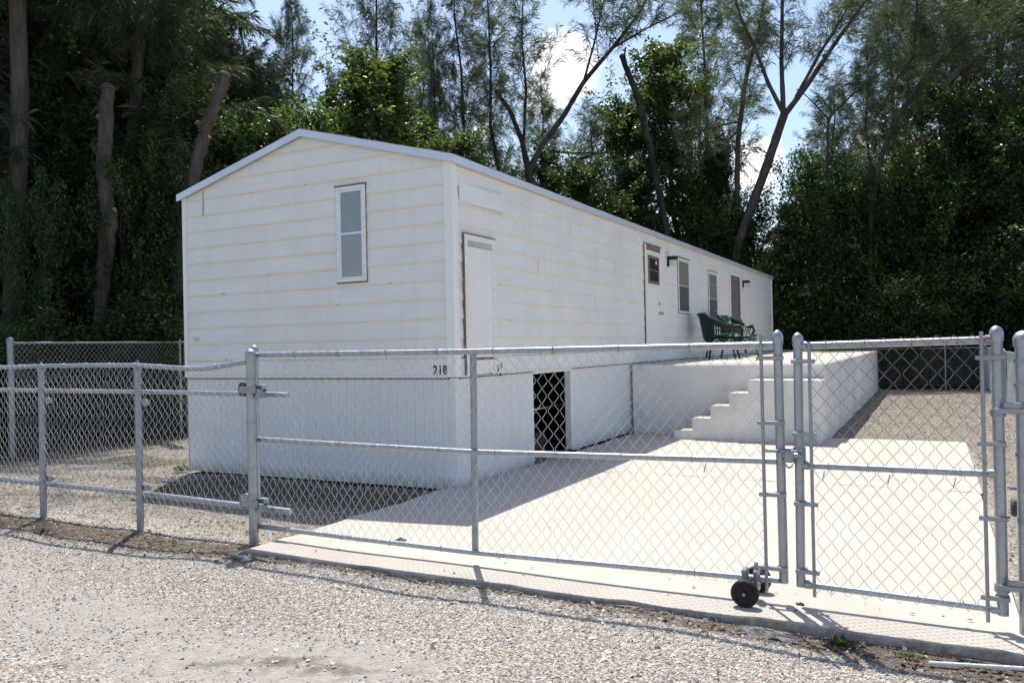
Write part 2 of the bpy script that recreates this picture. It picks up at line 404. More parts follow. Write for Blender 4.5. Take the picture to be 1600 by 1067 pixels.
def yard_mask(x, y):
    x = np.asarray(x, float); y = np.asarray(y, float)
    lf = np.clip((-.2-x)/.3, 0, 1)*np.clip((y+2.5)/.5, 0, 1)*.85; rt = np.clip(np.maximum((x-4.98)/.1, (y-5.75)/.15), 0, 1)*np.clip((y+2.3)/1.5, 0, 1)*np.clip((x+.5)/.5, 0, 1)  # lf: browner side yard gravel with some shade painted into its tone
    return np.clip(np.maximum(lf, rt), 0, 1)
def ground_z(x, y):
    x = np.asarray(x, float); y = np.asarray(y, float)
    z = .010*np.sin(x*2.1+1.3)*np.cos(y*1.7)+.006*np.sin(x*5.3+y*3.1)-.012
    z = z+.030*np.clip((-2.75-y)/.2, 0, 1)*np.clip((5.0-x)/2.0, 0, 1)*np.clip((x+1.2)/1.0, 0, 1)
    return np.where((x > -.2) & (x < 5.2) & (y > -2.8) & (y < 6.2), -.03, z)
xs = np.unique(np.concatenate([np.linspace(-400, -16, 14), np.arange(-16, 9, .08), np.linspace(9, 400, 14)]))
ys = np.unique(np.concatenate([np.linspace(-60, -8, 8), np.arange(-8, 0, .05), np.arange(0, 24, .16), np.linspace(24, 500, 16)]))
gx, gy = np.meshgrid(xs, ys)
gb = MB(); nx = len(xs)
I = np.arange((len(ys)-1)*nx).reshape(-1, nx)[:, :-1].ravel()
gb.add(np.stack([gx, gy, ground_z(gx, gy)], -1).reshape(-1, 3), np.stack([I, I+1, I+nx+1, I+nx], -1))
tag(gb.build('ground', MAT['ground'], smooth=True, attr={'dirt': dirt_shade_mask(gx, gy).ravel(), 'dust': dust_mask(gx, gy).ravel(), 'yard': yard_mask(gx, gy).ravel()}), kind='structure')

def stones(rng, n, xr, yr, s0, s1, dens, zoff=0.0):
    x = rng.uniform(*xr, n); y = rng.uniform(*yr, n)
    keep = rng.random(n) < dens(x, y); x, y = x[keep], y[keep]; n = len(x)
    base = np.array([(1,0,0), (-1,0,0), (0,1,0), (0,-1,0), (0,0,1), (0,0,-1)], float)
    s = s0+(s1-s0)*rng.random(n)**2.2
    sc3 = s[:, None]*np.stack([rng.uniform(.8, 1.35, n), rng.uniform(.7, 1.1, n), rng.uniform(.45, .85, n)], -1)/2
    v = base[None]*sc3[:, None, :]*(1+rng.uniform(-.25, .25, (n, 6, 1)))+rng.uniform(-.14, .14, (n, 6, 3))*s[:, None, None]
    a = rng.uniform(0, 2*math.pi, n); ca, sa = np.cos(a)[:, None], np.sin(a)[:, None]
    vx = v[..., 0]*ca-v[..., 1]*sa; vy = v[..., 0]*sa+v[..., 1]*ca
    tx = rng.uniform(-.5, .5, n)[:, None]; vz = v[..., 2]+vx*tx
    V = np.stack([vx+x[:, None], vy+y[:, None], vz+(ground_z(x, y)+zoff+sc3[:, 2]*.45)[:, None]], -1).reshape(-1, 3)
    t = np.array([(0,2,4), (2,1,4), (1,3,4), (3,0,4), (2,0,5), (1,2,5), (3,1,5), (0,3,5)])
    f = (t[None]+(np.arange(n)*6)[:, None, None]).reshape(-1, 3)
    return V, f
rng = np.random.default_rng(3)
off_slab = lambda x, y: ~((x > -.12) & (x < 4.98) & (y > -2.94))
sb = MB()
sb.add(*stones(rng, 215000, (-6.2, 5.9), (-5.9, -2.55), .006, .019, lambda x, y: np.clip(1.0-.93*dirt_shade_mask(x, y)-.88*dust_mask(x, y), .05, 1)*off_slab(x, y)))
sb.add(*stones(rng, 5200, (-5, 5.4), (-5.6, -2.95), .018, .036, lambda x, y: (.6-.4*dust_mask(x, y))*off_slab(x, y)))
tag(sb.build('gravel', MAT['stone']), kind='stuff')
sb = MB()
sb.add(*stones(rng, 42000, (-8.5, -.15), (-2.6, 4.5), .010, .028, lambda x, y: np.clip(.75-.7*dirt_shade_mask(x, y), .08, 1)*(~((x > -4.1) & (y > -.02)))))
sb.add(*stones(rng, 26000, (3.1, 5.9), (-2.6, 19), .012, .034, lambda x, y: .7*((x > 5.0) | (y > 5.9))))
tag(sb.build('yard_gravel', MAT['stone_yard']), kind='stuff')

# dry leaf litter in the dirt strips
def litter(rng, n, xr, yr, dens):
    x = rng.uniform(*xr, n); y = rng.uniform(*yr, n); k = rng.random(n) < dens(x, y); x, y = x[k], y[k]; n = len(x)
    L = rng.uniform(.012, .035, n); a = rng.uniform(0, 6.28, n); w = L*rng.uniform(.2, .45, n)
    c = np.stack([x, y, ground_z(x, y)+.012], -1); d = np.stack([np.cos(a), np.sin(a), rng.uniform(-.25, .35, n)], -1)*L[:, None]
    e = np.stack([-np.sin(a), np.cos(a), rng.uniform(-.4, .4, n)], -1)*w[:, None]
    V = np.stack([c-d, c+e, c+d, c-e], 1).reshape(-1, 3)
    return V, np.arange(n*4).reshape(-1, 4)
lb = MB()
lb.add(*litter(rng, 9000, (-6, 5.3), (-3.6, -2.6), lambda x, y: dirt_shade_mask(x, y)*.6*off_slab(x, y)))
lb.add(*litter(rng, 26000, (-9, -.2), (-2.4, 5), lambda x, y: (.25+dirt_shade_mask(x, y)*.5)*(~((x > -4.1) & (y > -.02)))))
lb.add(*litter(rng, 9000, (3.1, 5.9), (-2.4, 19.8), lambda x, y: .45*((x > 5.0) | (y > 5.9))))
r_ = np.random.default_rng(77); n = 70; x = r_.uniform(0, 4.8, n); y = np.where(r_.random(n) < .5, r_.uniform(-2.85, -2.3, n), r_.uniform(-2.3, 5.5, n)); a = r_.uniform(0, 6.28, n); L = r_.uniform(.008, .022, n)
c = np.stack([x, y, np.full(n, .054)], -1); d = np.stack([np.cos(a), np.sin(a), r_.uniform(-.1, .25, n)], -1)*L[:, None]; e = np.stack([-np.sin(a), np.cos(a), r_.uniform(-.2, .2, n)], -1)*(L*.4)[:, None]
lb.add(np.stack([c-d, c+e, c+d, c-e], 1).reshape(-1, 3), np.arange(n*4).reshape(-1, 4))
tag(lb.build('leaf_litter', MAT['dead']), kind='stuff')

# ------------------------------------------------------------------ concrete drive
SL = .045
db = MB()
def slab_piece(x0, x1, y0, y1, z):
    nxs, nys = max(2, int((x1-x0)/.12)), max(2, int((y1-y0)/.12))
    X, Y = np.meshgrid(np.linspace(x0, x1, nxs), np.linspace(y0, y1, nys))
    Z = z+.003*np.sin(X*3+Y*1.3)+0*X
    Yj = Y.copy(); Xj = X.copy()
    Yj[0] += .016*np.sin(X[0]*7)+.012*np.sin(X[0]*17+2)
    Xj[:, 0] += .02*np.sin(Y[:, 0]*5)+.012*np.sin(Y[:, 0]*13)
    V = np.stack([Xj, Yj, Z], -1).reshape(-1, 3); J = np.arange((nys-1)*nxs).reshape(-1, nxs)[:, :-1].ravel()
    db.add(V, np.stack([J, J+1, J+nxs+1, J+nxs], -1))
    ring = list(range(nxs))+[r*nxs+nxs-1 for r in range(1, nys)]+[(nys-1)*nxs+c for c in range(nxs-2, -1, -1)]+[r*nxs for r in range(nys-2, 0, -1)]
    tp = V[ring]; mid = tp.copy(); mid[:, 2] -= .012
    ctr = np.array([(x0+x1)/2, (y0+y1)/2]); dd = mid[:, :2]-ctr; mid[:, :2] += .008*np.sign(dd)
    bt = mid.copy(); bt[:, 2] = -.06
    n = len(ring); k = np.arange(n); k2 = (k+1) % n
    db.add(np.concatenate([tp, mid, bt]), np.concatenate([np.stack([k, k+n, k2+n, k2], -1), np.stack([k+n, k+2*n, k2+2*n, k2+n], -1)]))
slab_piece(-.10, 4.93, -2.91, 1.55, SL)
slab_piece(.06, 4.95, 1.562, 5.80, SL)
tag(db.build('driveway', MAT['slab'], smooth='auto'), kind='structure')

# ------------------------------------------------------------------ mobile home
W, Ln, ZS, ZE, ZR = 4.09, 19.6, 1.232, 3.55, 4.095
home = thing('mobile_home', (0, 0, 0), 'long white single wide mobile home with yellowed lap siding and number 218', 'mobile home')
def face(mb, side, a0, a1, z0, z1, d0, d1, bev=0):       # box on a facade: 'e' = end wall (a is X), 's' = side wall (a is Y)
    if side == 'e': mb.box(a0, a1, -d1, -d0, z0, z1, bev)
    else: mb.box(d0, d1, a0, a1, z0, z1, bev)
def fp(side, a, d, z): return (a, -d, z) if side == 'e' else (d, a, z)
def gable_x(z):
    if z <= ZE: return -W, 0.0
    k = (z-ZE)/(ZR-ZE); return -W+k*W/2, -k*W/2
ew = MB(); sw = MB()
z = ZS
first = True
zb = [ZS]+[1.2362+.2063*k for k in range(1, 15)]
for i in range(len(zb)-1):
    z0, z1 = zb[i], min(zb[i+1], ZR-.005)
    if z0 >= ZR-.02: break
    cuts = [z0]+([ZE] if z0 < ZE < z1 else [])+[z1]
    for a, b in zip(cuts, cuts[1:]):
        da = .016-.013*(a-z0)/(.2063); d_b = .016-.013*(b-z0)/.2063
        (x0, x1), (x2, x3) = gable_x(a), gable_x(b)
        ew.quad((x0, -da, a), (x1, -da, a), (x3, -d_b, b), (x2, -d_b, b))
    x0, x1 = gable_x(z0); ew.quad((x0, 0, z0), (x1, 0, z0), (x1, -.016, z0), (x0, -.016, z0))
    zt = min(z1, ZE)
    if z0 < ZE:
        nseg = 26
        for s_ in range(nseg):
            y0, y1 = Ln*s_/nseg, Ln*(s_+1)/nseg
            w0 = .004*math.sin(y0*1.9+i*2.1); w1 = .004*math.sin(y1*1.9+i*2.1)
            if s_ == 0: w0 = 0
            if s_ == nseg-1: w1 = 0
            db_ = .016-.013*(zt-z0)/.2063
            sw.quad((.016+w0, y0, z0), (.016+w1, y1, z0), (db_+w1*.6, y1, zt), (db_+w0*.6, y0, zt))
            sw.quad((0, y0, z0), (0, y1, z0), (.016+w1, y1, z0), (.016+w0, y0, z0))
ew.build('siding', MAT['siding'], home); sw.build('siding', MAT['siding'], home)
bw = MB(); bw.quad((-W, Ln, 0), (0, Ln, 0), (0, Ln, ZE), (-W, Ln, ZE)); bw.add([(-W, Ln, ZE), (0, Ln, ZE), (-W/2, Ln, ZR)], [(0, 1, 2)])
bw.quad((-W, 0, 0), (-W, Ln, 0), (-W, Ln, ZE), (-W, 0, ZE))
bw.build('rear_wall', MAT['siding'], home)
fl = MB(); fl.box(-W+.01, -.01, .01, Ln-.01, 1.205, 1.222); fl.build('floor', MAT['dark'], home)
# seams and buckles in the siding
seam = MB()
for (y, zz, hh) in [(6.05, 3.27, .12), (3.2, 3.09, .19), (5.0, 2.68, .19), (4.1, 2.06, .19), (8.0, 3.3, .17), (12.9, 3.29, .18), (2.1, 2.47, .19)]:
    seam.quad((.0185, y, zz), (.0185, y+.006, zz), (.0155, y+.006, zz+hh), (.0155, y, zz+hh)); seam.build('seam', MAT['rust'], home); seam = MB()
seam.quad((-W+.36, -.0185, 3.3), (-W+.372, -.0185, 3.3), (-W+.372, -.0145, 3.60), (-W+.36, -.0145, 3.60))
seam.build('seam', MAT['rust'], home)
# loose siding panel near the corner, curling out
lp = MB(); n = 14
for s_ in range(n):
    ya, yb = .13+1.0*s_/n, .13+1.0*(s_+1)/n
    f = lambda y: .017+.022*math.sin(max(0, (y-.13)/1.0)*2.2)**2
    dz = lambda y: -.10*0+.02*math.sin((y-.1)*3)
    lp.quad((f(ya)+.004, ya, 3.135), (f(yb)+.004, yb, 3.135), (f(yb)-.002, yb, 3.36-dz(yb)), (f(ya)-.002, ya, 3.36-dz(ya)))
lp.quad((.012, 1.13, 3.135), (.037, 1.13, 3.135), (.032, 1.13, 3.345), (.01, 1.13, 3.345))
tag(lp.build('loose_panel', MAT['panel'], home), 'curled loose siding panel near the corner')
# trim
tb = MB()
face(tb, 'e', -.085, .0, ZS-.005, ZE+.02, .0, .028, .004); face(tb, 's', -.028, .075, ZS-.005, ZE+.02, .0, .028, .004)
tb.build('corner_trim', MAT['trim'], home); tb = MB()
face(tb, 'e', -W-.012, -W+.05, ZS-.005, ZE+.03, -.05, .028, .004)
tb.build('corner_trim', MAT['trim'], home); tb = MB()
face(tb, 's', Ln-.08, Ln+.01, ZS-.005, ZE, -.0, .028, .004)
tb.build('corner_trim', MAT['trim'], home)
bb = MB()
face(bb, 'e', -W+.05, -.085, ZS+.008, 1.425, .016, .021, .002); face(bb, 's', .075, Ln-.08, ZS+.008, 1.425, .016, .0215, .002)
bb.build('bottom_band', MAT['siding'], home)
lb_ = MB(); face(lb_, 'e', -W+.05, -.085, ZS-.012, ZS+.007, .004, .030, .002); face(lb_, 's', .075, Ln-.08, ZS-.012, ZS+.007, .004, .030, .002)
lb_.build('ledge_strip', MAT['trim'], home)
# roof and drip edges
rb = MB(); ov = .05
for sgn in (0, 1):
    xa, xb = (-W-ov, -W/2) if sgn == 0 else (-W/2, ov)
    za, zc = (ZE-.012, ZR+.005) if sgn == 0 else (ZR+.005, ZE-.012)
    v = [(xa, -ov, za), (xb, -ov, zc), (xb, Ln+ov, zc), (xa, Ln+ov, za)]
    v += [(a, b, c+.07) for a, b, c in v]
    rb.add(v, [(0,3,2,1), (4,5,6,7), (0,1,5,4), (1,2,6,5), (2,3,7,6), (3,0,4,7)])
rb.build('roof', MAT['roof'], home)
ft = MB()
def rake(xa, za, xb, zc, y0, y1, h):
    v = [(xa, y0, za), (xb, y0, zc), (xb, y1, zc), (xa, y1, za)]; v += [(a, b, c+h) for a, b, c in v]
    ft.add(v, [(0,3,2,1), (4,5,6,7), (0,1,5,4), (1,2,6,5), (2,3,7,6), (3,0,4,7)])
rake(-W-ov-.012, ZE-.030, -W/2, ZR-.012, -ov-.02, -ov-.003, .085); rake(-W/2, ZR-.012, ov+.012, ZE-.030, -ov-.02, -ov-.003, .085)
ft.box(ov+.003, ov+.016, -ov-.003, Ln+ov, ZE-.030, ZE+.052)
ft.build('drip_edge', MAT['metal_trim'], home)
rg = MB()                                              # weathered roof edge strip seen above the drip edge
rake_pts = [(-W-ov, ZE+.058), (-W/2, ZR+.076), (ov, ZE+.058)]
rng2 = random.Random(4)
for (xa, za), (xb, zc) in zip(rake_pts, rake_pts[1:]):
    m = 18
    for q in range(m):
        t0, t1 = q/m, (q+.9)/m; h = rng2.uniform(.004, .016)
        x0, x1 = xa+(xb-xa)*t0, xa+(xb-xa)*t1; z0, z1 = za+(zc-za)*t0, za+(zc-za)*t1
        rg.add([(x0, -ov, z0), (x1, -ov, z1), (x1, -ov+.12, z1), (x0, -ov+.12, z0), (x0, -ov, z0+h), (x1, -ov, z1+h), (x1, -ov+.12, z1+h), (x0, -ov+.12, z0+h)],
               [(0,1,5,4), (4,5,6,7), (1,2,6,5), (0,4,7,3)])
for q in range(60):
    y0 = Ln*q/60; h = rng2.uniform(.003, .014)
    rg.box(ov-.1, ov, y0, y0+Ln/66, ZE+.05, ZE+.058+h)
rg.build('roof_edge', MAT['rust'], home)

# skirting
def skirt(mb, side, a0, a1, z0, z1, pitch, d=-.012):
    n = max(1, round((a1-a0)/pitch)); p = (a1-a0)/n; g = .010
    pr = []
    for i in range(n):
        s = a0+i*p; pr += [(s, d-.008), (s+g*.5, d), (s+p*.45, d), (s+p*.48, d-.003), (s+p*.51, d), (s+p-g*.5, d), (s+p-.0001, d-.008)]
    for (p0, d0), (p1, d1) in zip(pr, pr[1:]):
        mb.quad(fp(side, p0, d0, z0), fp(side, p1, d1, z0), fp(side, p1, d1, z1), fp(side, p0, d0, z1))
se = MB(); skirt(se, 'e', -W, -.06, .015, ZS-.008, .118); face(se, 'e', -.075, .0, .01, ZS-.012, -.02, -.004, .003); se.build('skirting', MAT['skirt'], home)
ss = MB(); skirt(ss, 's', .075, 1.92, .02, ZS-.008, .20); face(ss, 's', .012, .085, .01, ZS-.012, -.02, -.004, .003)
skirt(ss, 's', 3.175, 5.675, .05, ZS-.008, .062); skirt(ss, 's', 5.66, Ln, .02, ZS-.008, .2)
ss.build('skirting', MAT['skirt'], home)
jb = MB(); face(jb, 's', 3.135, 3.180, .07, ZS-.05, -.10, -.006, .003); face(jb, 's', 1.92, 3.180, ZS-.05, ZS-.012, -.10, -.006, .003); face(jb, 's', 1.90, 1.925, .07, ZS-.05, -.10, -.006, .003)
tag(jb.build('crawl_opening', MAT['trim'], home), 'open crawl space doorway in the skirting')
cl = MB(); cl.box(-.75, -.35, 2.5, 3.0, 0, .34, .02); cl.box(-1.0, -.5, 1.7, 2.4, 0, .2, .02)
tag(cl.build('storage_box', MAT['brownbox']), 'brown box lying in the dark crawl space under the mobile home', 'box')

def window(side, a0, a1, z0, z1, mode, label=None):
    w = MB(); t_ = .036
    for args in ((a0, a0+t_, z0, z1), (a1-t_, a1, z0, z1), (a0+t_, a1-t_, z1-t_*1.15, z1), (a0+t_, a1-t_, z0, z0+t_*.8)): face(w, side, *args, .004, .034, .004)
    win = w.build('window', MAT['trim'], home)
    if label: win['label'] = label
    i0, i1, j0, j1 = a0+t_, a1-t_, z0+t_*.8, z1-t_*1.15; zm = (j0+j1)/2+.01
    s = MB(); k = .028
    for args in ((i0, i0+k, j0, j1), (i1-k, i1, j0, j1), (i0+k, i1-k, j1-k, j1), (i0+k, i1-k, j0, j0+k), (i0+k, i1-k, zm-k/2, zm+k/2)): face(s, side, *args, .006, .028, .002)
    s.build('sash', MAT['alu'], win)
    b1 = MB(); face(b1, side, i0+k, i1-k, zm+k/2, j1-k, .0165, .0185); b1.build('blind', MAT['blind'] if mode == 'blind' else MAT['curtain'], win)
    b2 = MB(); face(b2, side, i0+k, i1-k, j0+k, zm-k/2, .0165, .0185); b2.build('blind' if mode == 'blind' else 'insect_screen', MAT['blind'] if mode == 'blind' else MAT['screen'], win)
    for p0, p1 in ((j0+k, zm-k/2), (zm+k/2, j1-k)):
        g = MB(); g.quad(fp(side, i0+k, .022, p0), fp(side, i1-k, .022, p0), fp(side, i1-k, .022, p1), fp(side, i0+k, .022, p1)); g.build('pane', MAT['glass'], win)
    c = MB()
    face(c, side, a0-.012, a1+.012, z1, z1+.014, .002, .042); face(c, side, a0-.006, a0, z0-.01, z1, .012, .024)
    face(c, side, a0-.01, a1+.01, z0-.016, z0, .004, .03); face(c, side, a1, a1+.005, z0, z1, .012, .024)
    c.build('sealant', MAT['rust'], win)
    sc_ = MB(); nn = int((z1-z0)/.11)
    for i in range(nn):
        zz = z0+.06+i*.11
        for a in (a0+t_*.5, a1-t_*.5): sc_.lathe([(.005, -.003), (.004, .004)], fp(side, a, .034, zz), 'y' if side == 'e' else 'x', 6)
    build_each(sc_, 'screw', MAT['rust'], win)
    return win
window('e', -1.55, -1.13, 2.325, 3.425, 'blind', 'narrow sash window with grey mini blind on the end wall')
window('s', 8.66, 9.53, 2.15, 3.27, 'tan', 'tan shaded window between the wall lanterns, nearer one')
window('s', 11.18, 12.06, 1.92, 3.18, 'tan', 'taller far window behind the green chairs')

# utility door beside the corner
u = MB()
for args in ((.19, .255, 1.23, 2.79), (.815, .88, 1.23, 2.79), (.255, .815, 2.725, 2.79)): face(u, 's', *args, .016, .042, .004)
ud = u.build('utility_door', MAT['door'], home); ud['label'] = 'narrow blank cream utility door beside the corner trim'
q = MB(); face(q, 's', .255, .815, 1.225, 2.66, .017, .030, .003); q.build('door_panel', MAT['door'], ud)
q = MB(); face(q, 's', .255, .815, 2.662, 2.723, .017, .033); q.build('head_strip', MAT['headstrip'], ud)
q = MB(); face(q, 's', .181, .188, 1.24, 2.80, .010, .040)
for i in range(9): face(q, 's', .172, .182, 1.35+i*.16, 1.37+i*.16, .012, .042)
face(q, 's', .19, .90, 2.792, 2.802, .012, .044); face(q, 's', .26, .81, 1.40, 1.43, .0305, .033); face(q, 's', .815, .86, 1.40, 1.415, .0425, .045)
q.build('sealant', MAT['rust'], ud)
q = MB()
for i in range(13):
    for a in (.222, .848): q.lathe([(.006, -.002), (.005, .004)], (.042, a, 1.32+i*.112), 'x', 6)
build_each(q, 'rivet', MAT['rust'], ud)
q = MB(); face(q, 's', .89, .897, 1.245, 1.43, .022, .03); face(q, 's', .17, .178, 1.24, 1.45, .022, .05); build_each(q, 'crack', MAT['rust'], ud)

# main door
d1 = MB()
for args in ((6.50, 6.56, 1.46, 3.33), (7.40, 7.46, 1.46, 3.33)): face(d1, 's', *args, .016, .045, .004)
dr = d1.build('entry_door', MAT['door'], home); dr['label'] = 'cream entry door with small brown framed upper window'
q = MB(); face(q, 's', 6.56, 7.40, 3.24, 3.33, .016, .047, .003); face(q, 's', 6.47, 7.49, 3.332, 3.346, .014, .05); face(q, 's', 6.482, 6.498, 1.5, 3.32, .014, .03); face(q, 's', 6.45, 7.5, 1.425, 1.458, .012, .06, .003); q.build('head_trim', MAT['rust'], dr)
q = MB(); face(q, 's', 6.565, 7.395, 1.462, 3.236, .017, .036, .003); q.build('door_leaf', MAT['door'], dr)
q = MB()
for args in ((6.66, 6.71, 2.63, 3.14), (7.24, 7.29, 2.63, 3.14), (6.71, 7.24, 3.09, 3.14), (6.71, 7.24, 2.63, 2.68), (6.71, 7.24, 2.87, 2.89)): face(q, 's', *args, .037, .056, .003)
q.build('door_window', MAT['rust'], dr)
q = MB(); face(q, 's', 6.71, 7.24, 2.68, 3.09, .0372, .041); q.build('dark_pane', MAT['dark'], dr)
q = MB(); face(q, 's', 7.10, 7.18, 3.00, 3.06, .0422, .044); q.build('door_notice', MAT['white'], dr)
q = MB()
q.lathe([(.030, .036), (.030, .044), (.012, .046), (.012, .075), (.026, .08), (.030, .095), (.020, .11)], (0, 7.30, 2.10), 'x', 14)
q.build('door_handle', MAT['brass'], dr, smooth='auto'); q = MB()
q.lathe([(.028, .036), (.028, .050), (.016, .056)], (0, 7.30, 2.28), 'x', 14)
q.build('deadbolt', MAT['brass'], dr, smooth='auto')

# brown screen door
d2 = MB()
for args in ((13.47, 13.60, 1.46, 3.24), (14.40, 14.53, 1.46, 3.24), (13.60, 14.40, 3.08, 3.24), (13.60, 14.40, 1.46, 1.64), (13.60, 14.40, 2.14, 2.22)): face(d2, 's', *args, .018, .05, .004)
sd = d2.build('screen_door', MAT['darkwood'], home); sd['label'] = 'brown framed screen door at the far end'
q = MB(); face(q, 's', 13.60, 14.40, 1.64, 2.14, .018, .03); face(q, 's', 13.60, 14.40, 2.22, 3.08, .018, .03); q.build('insect_screen', MAT['screen'], sd)
q = MB(); face(q, 's', 13.40, 14.60, 3.25, 3.31, .016, .05, .003); face(q, 's', 13.40, 13.462, 1.46, 3.25, .016, .04, .003); face(q, 's', 14.538, 14.60, 1.46, 3.25, .016, .04, .003); q.build('door_frame', MAT['trim'], sd)
q = MB(); q.box(.05, .10, 14.42, 14.47, 2.02, 2.12, .008); q.build('door_handle', MAT['black'], sd)

def lantern(y, zz, label):
    a = MB(); a.box(.016, .04, y-.05, y+.05, zz-.10, zz+.10, .008); a.box(.035, .20, y-.065, y+.065, zz+.03, zz+.10, .012)
    o = a.build('wall_lantern', MAT['black'], home); o['label'] = label
    b = MB(); b.lathe([(.05, .04), (.062, .0), (.06, -.06), (.045, -.10)], (.135, y, zz), 'z', 14); b.build('glass_jar', MAT['jar'], o, smooth='auto')
    c = MB(); c.lathe([(.02, .04), (.026, .0), (.018, -.04)], (.135, y, zz), 'z', 10); c.build('light_bulb', MAT['white'], o, smooth='auto')
lantern(7.98, 3.13, 'black wall lantern beside the cream entry door'); lantern(15.05, 3.10, 'black wall lantern past the brown screen door')

def text(body, size, side, a, zz, d, name, label, parent, off=.004):
    cu = bpy.data.curves.new(name, 'FONT'); cu.body = body; cu.size = size; cu.extrude = .001; cu.offset = off; cu.space_character = 1.12
    cu.materials.append(MAT['ink']); o = bpy.data.objects.new(name, cu); col.objects.link(o); o.parent = parent
    o.location = fp(side, a, d, zz); o.rotation_euler = (R(90), 0, 0) if side == 'e' else (R(90), 0, R(90))
    o.scale = (.82, 1, 1)
    bpy.context.view_layer.update()
    me = bpy.data.meshes.new_from_object(o.evaluated_get(bpy.context.evaluated_depsgraph_get())); m_ = bpy.data.objects.new(name, me)
    m_.parent = parent; m_.location = o.location; m_.rotation_euler = o.rotation_euler; m_.scale = o.scale
    bpy.data.objects.remove(o); m_.name = name; col.objects.link(m_)
    if label: m_['label'] = label
    return m_
text('218', .135, 'e', -.262, 1.262, .024, 'house_number', 'black numerals 218 beside the corner', home, .003)
q = MB()                                               # white stencil breaks across the numerals stay part of the sign: thin paint-coloured bars
for a, z0, z1 in ((-.228, 1.262, 1.285), (-.100, 1.30, 1.312)): face(q, 'e', a, a+.012, z0, z1, .0255, .027)
build_each(q, 'stencil_break', MAT['siding'], home)
text('3', .085, 's', .985, 1.292, .034, 'number_remnant', None, home, .001)
def decal(pts):
    q.add([(.0345, y_, z_) for y_, z_ in pts]+[(.036, y_, z_) for y_, z_ in pts], [list(range(len(pts), 2*len(pts))), list(range(len(pts)))[::-1]])
q = MB()
decal([(.86, 1.262), (.90, 1.255), (.93, 1.275), (.925, 1.30), (.91, 1.30), (.905, 1.278), (.87, 1.283)])
decal([(.845, 1.225), (.875, 1.215), (.90, 1.235), (.89, 1.255), (.86, 1.25)]); decal([(.935, 1.222), (.965, 1.235), (1.0, 1.21), (1.005, 1.195), (.975, 1.205), (.95, 1.20)])
decal([(.715, 1.243), (.745, 1.246), (.744, 1.257), (.716, 1.254)]); decal([(.875, 1.31), (.945, 1.318), (.943, 1.326), (.876, 1.32)])
build_each(q, 'number_remnant', MAT['ink'], home)
q = MB(); face(q, 'e', -3.94, -3.84, 1.70, 1.745, .0165, .0185); q.build('sticker', MAT['sticker'], home)

# ------------------------------------------------------------------ porch
porch = thing('concrete_porch', (1.5, 12, 0), 'grey concrete porch platform with stepped front beside the mobile home', 'porch')
PZ = 1.185; Y0, Y1, XR = 5.68, 19.2, 3.10
def soft(mb, x0, x1, y0, y1, z0, z1, b=.015): mb.box(x0, x1, y0, y1, z0, z1, b)
q = MB(); soft(q, .03, XR, Y0, Y1, -.05, PZ); q.build('platform', MAT['porch'], porch)
q = MB(); q.box(.045, XR-.015, Y0+.015, Y1-.015, PZ-.01, PZ+.004); q.build('deck_finish', MAT['slab'], porch)
hs = [.18, .372, .565, .762, .955]; xsn = [.94, 1.225, 1.51, 1.795, 2.08, XR-.002]
prof = [(xsn[0], -.05)]
for i, h in enumerate(hs): prof += [(xsn[i], h-.008), (xsn[i]+.008, h), (xsn[i+1]-(0 if i < 4 else .012), h)]
prof += [(XR-.002, .943), (XR-.002, -.05)]
q = MB(); n = len(prof); V = [(x, 5.0, zz) for x, zz in prof]+[(x, Y0-.002, zz) for x, zz in prof]
q.add(V, [tuple(range(n))]+[(i, i+n, (i+1) % n+n, (i+1) % n) for i in range(n)]); q.build('steps', MAT['porch'], porch)
for i, h in enumerate(hs):
    q = MB(); q.box(xsn[i]+.010, xsn[i+1]-(.001 if i < 4 else .014), 5.006, Y0-.004, h-.008, h+.003); q.build('tread_finish', MAT['slab'], porch)

